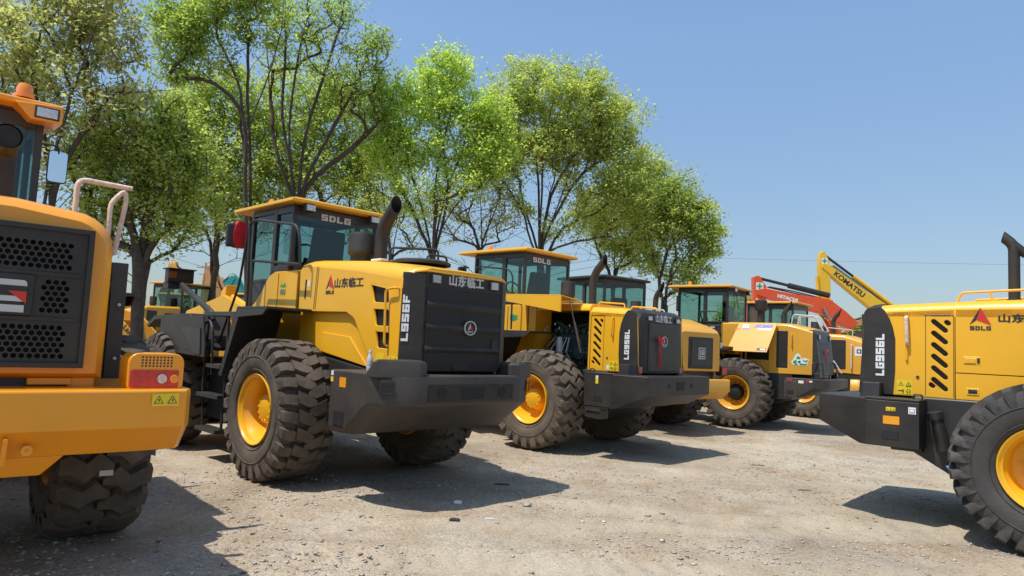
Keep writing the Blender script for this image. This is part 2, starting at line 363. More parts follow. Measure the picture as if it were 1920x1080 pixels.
def cab(root, x0, x1, hw, zb, zg, zr, frame=BLK, roofm=YEL, lower=None, xm=None, ov=(.14, .28), gl=GLS, beacon=True, lamps=True, roofh=.085, seat=True, inner=True):
    """x0 rear, x1 front, zb floor, zg glass sill, zr roof top"""
    xm = xm or x0+(x1-x0)*.46; zt = zr-.11; t = .055
    b = MB()
    for s in (1, -1):
        y0, y1 = sorted((s*(hw-t), s*hw))
        b.box(x0, x0+t, y0, y1, zg-.02, zt); b.box(x1-t, x1, y0, y1, zb, zt); b.box(xm, xm+.09, y0, y1, zb, zt)
        b.box(x0+t, xm, y0+.002, y1-.002, zt-.09, zt-.001); b.box(xm+.09, x1-t, y0+.002, y1-.002, zt-.06, zt-.001)
        b.box(x0+t, xm, y0+.002, y1-.002, zb, zg); b.box(xm+.09, x1-t, y0+.004, y1-.004, zb, zg-.22)
        b.box(xm+.09, x1-t, y0+.006, y1-.006, zg-.22, zg-.17)
    b.box(x0+.002, x0+t, -hw+t, hw-t, zb, zg); b.box(x0+.002, x0+t-.004, -hw+t, hw-t, zt-.12, zt-.002)
    b.box(x1-t, x1-.004, -hw+t, hw-t, zb, zb+.12); b.box(x1-t, x1-.004, -hw+t, hw-t, zt-.06, zt-.002)
    b.box(x0+t, x1-t, -hw+t, hw-t, zb, zb+.05); b.box(x0+.01, x1-.01, -hw+.01, hw-.01, zt, zt+.03)
    b.build('cab_frame', frame, root, bev=.008)
    q = .012
    def pane(nm, P):
        me = MB(); c = [Vector(p) for p in P]; n = (c[1]-c[0]).cross(c[3]-c[0]).normalized()*.005
        me.add([p for p in c]+[p+n for p in c], [(3, 2, 1, 0), (4, 5, 6, 7), (0, 1, 5, 4), (1, 2, 6, 5), (2, 3, 7, 6), (3, 0, 4, 7)]); return me.build(nm, gl, root)
    pane('rear_window', [(x0+.02, hw-t, zg), (x0+.02, -hw+t, zg), (x0+.02, -hw+t, zt-.12), (x0+.02, hw-t, zt-.12)])
    pane('windscreen', [(x1-.03, -hw+t, zb+.12), (x1-.03, hw-t, zb+.12), (x1-.03, hw-t, zt-.06), (x1-.03, -hw+t, zt-.06)])
    for s in (1, -1):
        y = s*(hw-.03)
        pane('side_window', [(x0+t, y, zg), (xm, y, zg), (xm, y, zt-.09), (x0+t, y, zt-.09)])
        pane('door_window', [(xm+.09, y, zg-.17), (x1-t, y, zg-.17), (x1-t, y, zt-.06), (xm+.09, y, zt-.06)])
        b = MB(); b.box(xm+.13, xm+.22, s*(hw-.005), s*(hw+.02), zg-.32, zg-.27); b.build('door_handle', BLK, root, bev=.004)
    a, c = ov; e = .10
    lo = [(x0-a, -hw-e), (x1+c, -hw-e), (x1+c, hw+e), (x0-a, hw+e)]
    def ring(ins, z): return [(x0-a+ins, -hw-e+ins, z), (x1+c-ins, -hw-e+ins, z), (x1+c-ins, hw+e-ins, z), (x0-a+ins, hw+e-ins, z)]
    b = MB(); b.loft([ring(.02, zr-.085), ring(0, zr-.075), ring(0, zr-.035), ring(.10, zr-.004), ring(.3, zr+.01)]); b.build('cab_roof', roofm, root, bev=.01)
    if beacon:
        b = MB(); b.lathe([(0, .055), (.03, .055), (.035, .045), (.07, .045), (.10, .03), (.11, 0)], (x1-.25, hw-.15, zr-.005), 'z', 16); b.build('beacon', AMB, root, smooth=True)
    if lamps:
        for s in (1, -1):
            b = MB(); b.box(x0-a-.02, x0-a+.08, s*(hw-.16)-.07, s*(hw-.16)+.07, zr-.185, zr-.09); l = b.build('work_lamp', BLK, root, bev=.008)
            b = MB(); b.box(x0-a-.026, x0-a-.02, s*(hw-.16)-.06, s*(hw-.16)+.06, zr-.175, zr-.10); b.build('lens', LCLR, l)
    if seat:
        b = MB(); xs = x0+.45
        b.prism([(xs-.22, zb+.45), (xs+.28, zb+.45), (xs+.28, zb+.58), (xs-.1, zb+.60), (xs-.2, zb+1.15), (xs-.30, zb+1.15), (xs-.26, zb+.6)], 1, -.24, .24)
        b.box(xs-.1, xs+.2, -.15, .15, zb+.05, zb+.45); b.build('seat', SEAT, root, bev=.03)
        b = MB(); b.tube([(x1-.25, 0, zb+.05), (x1-.42, 0, zb+.8)], .05, 10)
        b.tube([(x1-.44+.03*math.cos(k*math.pi/8)*2, .2*math.sin(k*math.pi/8), zb+.84+.16*math.cos(k*math.pi/8)) for k in range(16)], .016, 6, closed=True)
        b.box(x1-.32, x1-.15, -.35, .35, zb+.5, zb+.72); b.build('steering_column', DRK, root, smooth=False)
def exhaust(root, x, y, z0, z1, r=.075, m=MBK, lean=-.34, mitre=.12, rise=None):
    b = MB(); P = [(x, y, z0), (x, y, z0+.1), (x, y, z1), (x+lean, y, z1+(rise or abs(lean)*1.1))]
    P = arc_path(P, .16, 6); n = 20
    b.tube(P, [r]*len(P), n, caps=False)
    # slash-cut outlet: slide the last ring, then a dark inner wall
    k = len(b.v)-n; c = Vector(P[-1]); d = (Vector(P[-1])-Vector(P[-2])).normalized()
    up = Vector((0, 0, 1)); up = (up-d*up.dot(d)).normalized()
    for j in range(n):
        v_ = Vector(b.v[k+j]); b.v[k+j] = tuple(v_+d*((v_-c).dot(up)/r*mitre))
    k2 = len(b.v); ring = [Vector(b.v[k+j]) for j in range(n)]
    b.add([c+(q-c)*.88 for q in ring]+[c-d*.28+(q-c)*.85 for q in ring], [(j, (j+1) % n, n+(j+1) % n, n+j) for j in range(n)]+[list(range(n, 2*n))], 1)
    b.add([q for q in ring]+[c+(q-c)*.88 for q in ring], [(j, (j+1) % n, n+(j+1) % n, n+j) for j in range(n)])
    b.lathe([(0, r*1.3), (.04, r*1.3), (.05, r)], (x, y, z0), 'z', 20)
    return b.build('exhaust_pipe', [m, DRK], root, smooth=True, fix=False)
def aircleaner(root, x, y, z0, z1, r=.17, stem=.13):
    b = MB(); b.lathe([(0, stem), (z1-z0-.30, stem), (z1-z0-.28, r*.9), (z1-z0-.27, r), (z1-z0-.24, r*1.03), (z1-z0-.22, r), (z1-z0-.03, r), (z1-z0, r*.93), (z1-z0+.005, 0)], (x, y, z0), 'z', 28)
    return b.build('air_cleaner', MBK, root, smooth=True)
def rear_fender(root, s, x0, x1, xe, z, y0, y1, m=BLK, zlow=1.0):
    b = MB(); t = .03
    b.prism([(x0, z), (x1, z), (xe, zlow), (xe-.035, zlow), (x1-.02, z-t), (x0, z-t)], 1, s*y0, s*y1)
    b.prism([(x0, z-t), (x1-.02, z-t), (xe-.035, zlow), (xe-.10, zlow), (x1-.06, z-.13), (x0+.1, z-.10)], 1, s*(y1-.02), s*(y1+.002))
    return b.build('rear_fender', m, root, bev=.006)
def warn_sticker(root, basis, w_, h, cols=2, rows=2):
    o_, u, v_ = [Vector(q) for q in basis]; sh = [([(-w_/2, -h/2), (w_/2, -h/2), (w_/2, h/2), (-w_/2, h/2)], 0)]
    cw, chh = w_/cols, h/rows
    for i in range(cols):
        for j in range(rows):
            cx, cy, q = -w_/2+cw*(i+.5), h/2-chh*(j+.5), min(cw, chh)*.36
            if j == 0:
                sh.append(([(cx-q, cy-q*.8), (cx+q, cy-q*.8), (cx, cy+q)], 1)); sh.append(([(cx-q*.72, cy-q*.64), (cx+q*.72, cy-q*.64), (cx, cy+q*.72)], 0)); sh.append(([(cx-q*.12, cy-q*.4), (cx+q*.12, cy-q*.4), (cx+q*.2, cy+q*.2), (cx-q*.1, cy+q*.3)], 1))
            elif i == 0:
                sh.append(([(cx-q, cy-q*.1), (cx+q*.5, cy-q*.1), (cx+q*.5, cy+q*.15), (cx-q, cy+q*.15)], 1)); sh.append(([(cx+q*.6, cy-q*.8), (cx+q, cy-q*.8), (cx+q, cy+q*.5), (cx+q*.6, cy+q*.5)], 1))
            else:
                for k in range(6):
                    a = k*math.pi/3; px, py = cx+q*.7*math.cos(a), cy+q*.7*math.sin(a); sh.append(([(px-q*.12, py-q*.12), (px+q*.12, py-q*.12), (px+q*.12, py+q*.12), (px-q*.12, py+q*.12)], 1))
    return inlay('warning_sticker', o_, u, v_, sh, [VYEL, VBLK], root, .002)
def sticker(root, basis, w_, h, m, name='sticker'):
    return inlay(name, *basis, [([(-w_/2, -h/2), (w_/2, -h/2), (w_/2, h/2), (-w_/2, h/2)], 0)], [m], root, .002)
def sd_logo(root, s, x, z, y, k=1.0, cs=.09):   # triangle emblem with the maker's letters under it, characters beside
    B = fb(s, x, z, y)
    inlay('emblem', *B, [([(-.095*k, -.07*k), (-.035*k, -.02*k), (0, .11*k)], 0), ([(0.0, .11*k), (-.03*k, -.02*k), (.095*k, -.07*k)], 1)], [VBLK, VRED], root, .003)
    q = (B[0][0], B[0][1], B[0][2]-.105*k); blocktext('lettering', 'SDLG', .048*k, .042*k, VBLK, root, (q, B[1], B[2]))
    u = Vector(B[1]); q = Vector(B[0])+u*.385-Vector((0, 0, .005)); text('lettering', '山东临工', cs, VBLK, root, (tuple(q), B[1], B[2]), .003, .003, 1.32, 1.02)
def round_logo(root, x, y, z, r=.075):
    b = MB(); n = 32
    def ring(rr, xx): return [(xx, y+rr*1.12*math.cos(2*math.pi*k/n), z+rr*math.sin(2*math.pi*k/n)) for k in range(n)]
    b.loft([ring(r, x), ring(r, x-.012), ring(r*.86, x-.012), ring(r*.86, x-.002)], 0, caps=False); b.loft([ring(r*.87, x-.001), ring(r*.87, x-.004)], 1)
    e = b.build('round_badge', [VSIL, VBLK], root, smooth=True)
    inlay('emblem', (x-.005, y, z), (0, -1, 0), (0, 0, 1), [([(-r*.45, -r*.3), (-.0, -r*.12), (0, r*.7)], 0), ([(0, r*.7), (0, -r*.12), (r*.45, -r*.3)], 1)], [VSIL, VRED], e, .003)
    blocktext('lettering', 'SDLG', r*.26, r*.22, VSIL, e, ((x-.005, y, z-r*.5), (0, -1, 0), (0, 0, 1)))
    return e
def rail(root, pts, r=.018, m=BLK, name='handrail', rc=.06, n=8):
    return MB().tube(arc_path(pts, rc), r, n).build(name, m, root, smooth=True)
# ------------------------------------------------------------------ 1: the L956F loader in the middle
def loader_A():
    r = empty('wheel_loader', (-1.906, 8.966, 0), R(135.23), 'yellow wheel loader marked L956F with heavy curved grey counterweight and a water bottle on it', 'wheel loader', 'wheel loaders parked in a row')
    chassis(r, YEL, [(2.1, 2.02), (2.9, 2.22), (4.3, 1.98), (5.1, 1.05), (5.35, .42), (5.1, .32), (4.4, 1.2), (3.9, 1.68), (2.9, 1.95), (2.05, 1.82)])
    w0 = wheel(r, 'block', (0, 1.06, .81), rub=RUB, N=26); put_wheels(r, w0, y=1.06)
    # hood: side skins, recessed lower skins, lofted top
    for s in (1, -1):
        out = [(.26, 1.97), (.28, 2.47), (.10, 2.52), (-.12, 2.50), (-1.0, 2.42), (-1.84, 2.30), (-1.84, 1.51), (-1.42, 1.37), (-1.36, 1.42), (-1.0, 1.87), (-.96, 1.90), (-.82, 1.955), (-.2, 1.96)]
        hol = [[(-1.28, 2.25), (-1.30, 2.26), (-1.585, 2.235), (-1.60, 2.22), (-1.625, 2.07), (-1.61, 2.055), (-1.36, 2.065), (-1.34, 2.08)],
               [(-1.355, 1.99), (-1.62, 1.98), (-1.635, 1.965), (-1.65, 1.825), (-1.635, 1.81), (-1.42, 1.815), (-1.40, 1.83)],
               [(-1.42, 1.75), (-1.65, 1.74), (-1.665, 1.725), (-1.665, 1.585), (-1.65, 1.575), (-1.47, 1.58), (-1.455, 1.595)]]
        hd = flank('side_panel', [out]+hol, .72, s, .03, YEL, r, .006)
        for h in hol:
            c = (sum(p[0] for p in h)/len(h), sum(p[1] for p in h)/len(h))
            f = flank('vent_grille', [[(c[0]+(p[0]-c[0])*1.05, c[1]+(p[1]-c[1])*1.05) for p in h]], .70, s, .012, perf_side, hd)
        flank('lower_panel', [[(.30, 1.55), (.30, 1.98), (-.84, 1.97), (-1.02, 1.88), (-1.40, 1.37), (-.24, 1.48)]], .675, s, .02, YEL, r, .004)
        flank('access_panel', [[(-.24, 1.50), (-.24, 1.72), (-.86, 1.68), (-.93, 1.62), (-1.24, 1.37), (-1.2, 1.37)]], .697, s, .012, YEL, r, .004)
        for x0, z0, x1, z1 in ((-.10, 1.99, -.13, 2.50), (-.135, 1.99, -.165, 2.49)): rail(r, [(x0, s*.7505, z0), (x1, s*.7505, z1)], .005, BLK, 'panel_gap', n=5)
        rail(r, [(-1.66, s*.75, 1.60), (-1.66, s*.80, 1.62), (-1.63, s*.80, 2.19), (-1.80, s*.80, 2.205), (-1.80, s*.75, 2.20)], .013, YEL, 'handrail', .05)
        sd_logo(r, s, -.445 if s > 0 else -1.05, 2.285, .7505, .95, .115) if s > 0 else None
        # black rear corner with the model name reading upwards
        P = [(-1.845, .752), (-1.97, .56)]
        b = MB(); b.prism([(-1.845, s*.751), (-1.93, s*.66), (-1.985, s*.555), (-1.90, s*.52), (-1.80, s*.70)], 2, 1.40, 2.375); b.build('corner_panel', GRY, r, bev=.01)
    u = (0, 0, 1); v_ = Vector((.085, .091, 0)).normalized()
    blocktext('lettering', 'L956F', .098, .072, WHT, r, ((-1.885, .716, 1.90), u, tuple(v_)), .004)
    sticker(r, fb(1, .05, 2.30, .7505), .05, .07, WHT, 'label_sticker')
    rail(r, [(.12, .751, 2.12), (.115, .751, 2.35)], .012, VBLK, 'door_latch', n=6)
    warn_sticker(r, fb(1, -1.76, 1.46, .7505), .17, .09, 2, 1)
    sticker(r, fb(1, -1.53, 1.47, .7505), .14, .11, VYEL, 'label_sticker')
    hood_loft('hood', [(.28, .735, 2.3, 2.49, 2.585), (.1, .748, 2.3, 2.515, 2.60), (-.13, .749, 2.3, 2.50, 2.60), (-1.0, .749, 2.3, 2.42, 2.56), (-1.6, .749, 2.2, 2.345, 2.50), (-1.845, .749, 2.2, 2.305, 2.45), (-1.93, .66, 2.375, 2.385, 2.445), (-1.99, .56, 2.395, 2.405, 2.435)], YEL, r)
    MB().box(-1.8, .25, -.66, .66, 1.3, 2.38).build('engine_block', DRK, r)
    # rear grille
    b = MB(); b.box(-1.975, -1.86, -.55, .55, 1.36, 2.39); g = b.build('rear_grille', GRY, r, bev=.012)
    b = MB(); b.box(-1.981, -1.97, -.53, .53, 1.40, 2.235); b.build('grille_mesh', PERF, g)
    b = MB()
    for z in (1.60, 1.83, 2.06): b.prism([(-1.982, z-.045), (-2.012, z-.01), (-2.008, z+.008), (-1.982, z+.035), (-1.95, z+.035), (-1.95, z-.045)], 1, -.53, .53)
    b.box(-1.99, -1.97, -.07, .13, 1.37, 1.44); b.build('grille_bar', GRY, g, bev=.003)
    for y in (.42, -.42):
        b = MB(); b.box(-1.995, -1.96, y-.072, y+.072, 2.275, 2.375); l = b.build('work_lamp', BLK, r, bev=.006)
        MB().box(-1.999, -1.993, y-.052, y+.052, 2.285, 2.365).build('lens', LCLR, l)
    text('lettering', '山东临工', .125, VSIL, r, rb(-1.9755, -.01, 2.325), .004, .004, 1.02, 1.05)
    round_logo(r, -2.012, -.06, 1.835, .078)
    MB().box(-1.995, -1.975, -.50, -.42, 1.60, 1.72).build('grille_latch', BLK, g, bev=.005)
    # counterweight
    secs = []
    def ring(x_side, xr, hw, hr, z, xc=None):
        xc = xc if xc is not None else -1.80
        return [(x_side, hw, z), (xc, hw, z), ((xc+xr)/2-.03, (hw+hr)/2+.055, z), (xr, hr, z), (xr, -hr, z), ((xc+xr)/2-.03, -(hw+hr)/2-.055, z), (xc, -hw, z), (x_side, -hw, z)]
    b = MB(); b.loft([ring(-1.18, -1.56, 1.08, .9, .70, -1.50), ring(-1.18, -1.72, 1.107, .80, .78, -1.53), ring(-1.18, -2.17, 1.107, .70, 1.03, -1.85), ring(-1.18, -2.18, 1.107, .70, 1.31, -1.88), ring(-1.18, -2.17, 1.107, .69, 1.335, -1.87)])
    cw = b.build('counterweight', GRY2, r, bev=.018, seg=3)
    for s in (1, -1):
        b = MB(); q = lambda z, i: [(-1.80-(z-1.3)*.9, s*(1.106-i), z), (-1.97-i*.2, s*(1.106-i), z), (-2.06, s*(.96-i*.7), z), (-2.175+i*.8, s*(.70-i*.2), z), (-2.14+i, s*(.60+i*1.6), z), (-1.87-i, s*(.62+i*1.2), z)]
        b.loft([q(1.3, 0), q(1.45, .0), q(1.478, .03)]); b.build('counterweight_horn', GRY2, cw, bev=.006)
        # slotted reflector window on the rounded corner
        c0 = Vector((-2.045, s*1.0, 1.215)); tdir = Vector((-.25, -s*.26, 0)).normalized(); n = Vector((-.26, s*.25, 0)).normalized() * .72
        b = MB()
        o_ = Vector((-2.035, s*.992, 1.215)); u = tdir*(1 if s > 0 else 1)
        uu = u if s > 0 else -u
        nn = uu.cross(Vector((0, 0, 1)))
        inlay('side_reflector', o_+nn*.012, uu, (0, 0, 1), [(rrect(-.075, .075, -.07, .07, .03), 0)]+[([(-.065, z), (.065, z), (.065, z+.022), (-.065, z+.022)], 1) for z in (-.055, -.02, .015)], [BLK, VRED if 0 else DRK], cw, .004)
    b = MB(); b.box(-2.186, -2.17, -.60, .60, 1.07, 1.24); pl = b.build('hitch_recess', GRY, cw, bev=.005)
    for y in (.42, -.42):
        MB().lathe([(0, .055), (-.006, .055), (-.007, .0)], (-2.186, y, 1.16), 'x', 20).build('tow_hole', DRK, cw)
    MB().box(-2.192, -2.185, -.16, .16, 1.09, 1.22).build('hitch_opening', DRK, cw, bev=.004)
    # toolbox shelf and steps cut
    MB().box(-1.47, -1.28, 1.1075, 1.1115, .78, .92).build('step_recess', DRK, cw, bev=.006)
    sticker(r, fb(1, -1.42, 1.215, 1.108), .12, .10, VORG, 'reflector_sticker')
    sticker(r, fb(1, -1.215, 1.235, 1.108), .05, .05, VYEL, 'warning_sticker'); sticker(r, fb(1, -1.215, 1.30, 1.108), .045, .05, WHT, 'label_sticker')
    b = MB(); b.prism([(-1.2, 1.35), (.2, 1.5), (.35, 1.0), (-.4, .6), (-1.2, .7)], 1, -.70, .70); b.build('tank', GRY, r, bev=.02)
    # fenders, steps
    for s in (1, -1):
        rear_fender(r, s, -.06, .72, 1.12, 1.985, .72, 1.32, BLK, 1.12)
        b = MB(); b.prism([(.95, 1.5), (1.1, 1.93), (2.05, 1.93), (2.05, 1.87), (1.2, 1.87), (1.02, 1.46)], 1, s*.70, s*1.18); b.build('platform', BLK, r, bev=.006)
        b = MB()
        b.tube(arc_path([(1.32, s*1.15, 1.86), (1.28, s*1.15, .95), (1.30, s*1.15, .36)], .1), .02, 6); b.tube(arc_path([(1.95, s*1.15, 1.86), (1.98, s*1.15, .95), (1.88, s*1.15, .36)], .1), .02, 6)
        for z, x0, x1 in ((1.22, 1.28, 1.72), (.83, 1.28, 1.97), (.39, 1.28, 1.92)): b.box(x0, x1, s*1.15-.09, s*1.15+.09, z-.03, z+.02)
        b.build('ladder', BLK, r, bev=.004)
        # front fender with hanging mud panel
        b = MB(); b.prism([(4.05, 1.72), (3.75, 1.86), (2.35, 1.90), (1.85, 1.45), (1.85, 1.40), (2.38, 1.84), (3.7, 1.80), (4.0, 1.68)], 1, s*.72, s*1.26); b.build('front_fender', GRY, r, bev=.008)
        b = MB(); b.prism([(3.38, 1.86), (1.82, 1.86), (1.70, 1.50), (1.68, 1.32), (3.36, 1.35)], 1, s*1.262, s*1.285)
        for k in range(5): b.lathe([(0, .012), (s*.01, .01), (s*.012, 0)], (2.0+k*.32, s*1.285, 1.40), 'y', 8)
        b.build('fender_panel', GRY, r, bev=.006)
        b = MB(); b.prism([(2.55, 1.70), (1.85, 1.70), (1.80, 1.35), (2.0, 1.35)], 1, s*1.286, s*1.30); b.build('mud_flap', BLK, r, bev=.004)
    MB().box(1.6, 2.75, -.85, .85, .45, 1.3).build('hinge_cover', DRK, r, bev=.02)
    rail(r, [(1.88, 1.2, 1.25), (1.92, 1.22, 1.75), (1.75, 1.22, 1.82), (1.62, 1.22, 1.70), (1.60, 1.2, 1.1)], .016, BLK)
    # lamp stalk
    for s in (1, -1):
        rail(r, [(2.15, s*1.02, 1.82), (2.19, s*1.02, 1.92), (3.55, s*1.02, 2.40)], .042, GRY, 'lamp_bracket', .08)
        b = MB(); b.box(3.45, 3.6, s*1.02-.19, s*1.02+.19, 2.38, 2.58); b.box(3.4, 3.66, s*1.02-.21, s*1.02+.21, 2.575, 2.595); b.box(3.48, 3.7, s*1.02-.0, s*1.02+.17, 2.28, 2.385); l = b.build('headlight', GRY, r, bev=.03, seg=3)
        MB().box(3.6, 3.63, s*1.02-.16, s*1.02+.16, 2.40, 2.56).build('lens', LCLR, l); MB().box(3.44, 3.45, s*1.02+.07*s, s*1.02+.18*s, 2.44, 2.54).build('turn_lamp', LAMB, l)
    # cab
    cab(r, .74, 1.93, .66, 1.98, 2.58, 3.47, BLK, YEL, xm=1.19, ov=(.14, .42), gl=GLD)
    for s in (1, -1):
        prof = [(.44, 1.99), (1.78, 1.99), (1.60, 2.07), (1.42, 2.22), (1.28, 2.38), (1.18, 2.45), (1.05, 2.49), (.44, 2.49)]
        MB().prism(prof, 1, s*.40, s*.70).build('cab_side_box', YEL, r, bev=.012)
        MB().box(.93, .945, s*.7005, s*.7025, 2.0, 2.46).build('panel_gap', VBLK, r)
    MB().box(.45, .74, -.4, .4, 1.98, 2.5).build('rear_shelf', BLK, r, bev=.02)
    inlay('eco_sticker', *fb(1, .80, 2.28, .7012), [([(-.08, .0), (-.03, .05), (.0, .02), (.05, .06), (.09, .0), (.03, .01), (.0, -.01), (-.04, .02)], 0), ([(-.07, -.09), (-.03, -.09), (-.03, -.03), (-.07, -.03)], 1), ([(-.015, -.09), (.02, -.09), (.02, -.03), (-.015, -.03)], 0), ([(.035, -.09), (.07, -.09), (.07, -.03), (.035, -.03)], 1)], [VGRN, VGREY], r)
    blocktext('lettering', 'SDLG', .118, .085, VSIL, r, ((.737, .03, 3.265), (0, -1, 0), (0, 0, 1)), .004)
    # rails round the door
    rail(r, [(1.98, .98, 1.5), (1.55, .95, 2.3), (1.38, .95, 3.10), (1.2, .95, 3.16), (.10, .95, 3.0), (.02, .93, 2.85), (.02, .9, 2.5)], .017, BLK, 'handrail', .12)
    rail(r, [(1.2, .93, 1.9), (1.25, .93, 2.62), (.02, .9, 2.52)], .017, BLK, 'handrail', .03)
    rail(r, [(1.30, .93, 1.9), (1.36, .95, 3.1)], .02, BLK, 'handrail')
    rail(r, [(2.15, .72, 3.12), (2.0, .95, 3.14), (1.55, 1.08, 3.12)], .012, BLK, 'mirror_arm')
    b = MB(); b.box(1.52, 1.58, .98, 1.18, 2.80, 3.12); b.build('mirror', BLK, r, bev=.03, seg=3)
    red = tag(MB().loft([[(1.50, .93, z), (1.60, .93, z), (1.61, 1.0, z), (1.60, 1.08+w_, z), (1.50, 1.07+w_, z), (1.485+w_*.5, 1.0, z)] for z, w_ in ((3.15, -.03), (3.08, .01), (2.97, .03), (2.86, .02), (2.80, -.02))]).build('red_cloth', CLOTH, None, smooth=True), 'red cloth wrapped over the mirror beside the cab of the loader marked L956F', 'cloth')
    red.matrix_world = r_world(r)
    exhaust(r, -.33, 0, 2.57, 3.04, .082, lean=-.27, mitre=.08)
    aircleaner(r, -.10, .14, 2.55, 2.99, .165, .13)
    b = MB(); b.lathe([(0, .34), (.03, .34), (.05, .30), (.055, 0)], (-1.18, 0, 2.555), 'z', 32); b.build('fan_cowl', MBK, r, smooth=True)
    rail(r, [(-.95, .3, 2.58), (-.95, .3, 2.74), (-1.35, -.1, 2.74), (-1.35, -.1, 2.58)], .014, BLK)
    rail(r, [(-1.15, -.1, 2.58), (-1.15, -.1, 2.70), (-1.15, -.4, 2.70), (-1.15, -.4, 2.58)], .014, BLK)
    MB().box(-.95, -.75, .15, .42, 2.575, 2.60).build('cover_plate', WHT, r, bev=.005)
    return r
def r_world(r):
    bpy.context.view_layer.update(); return r.matrix_world.copy()
perf_side = PERF2

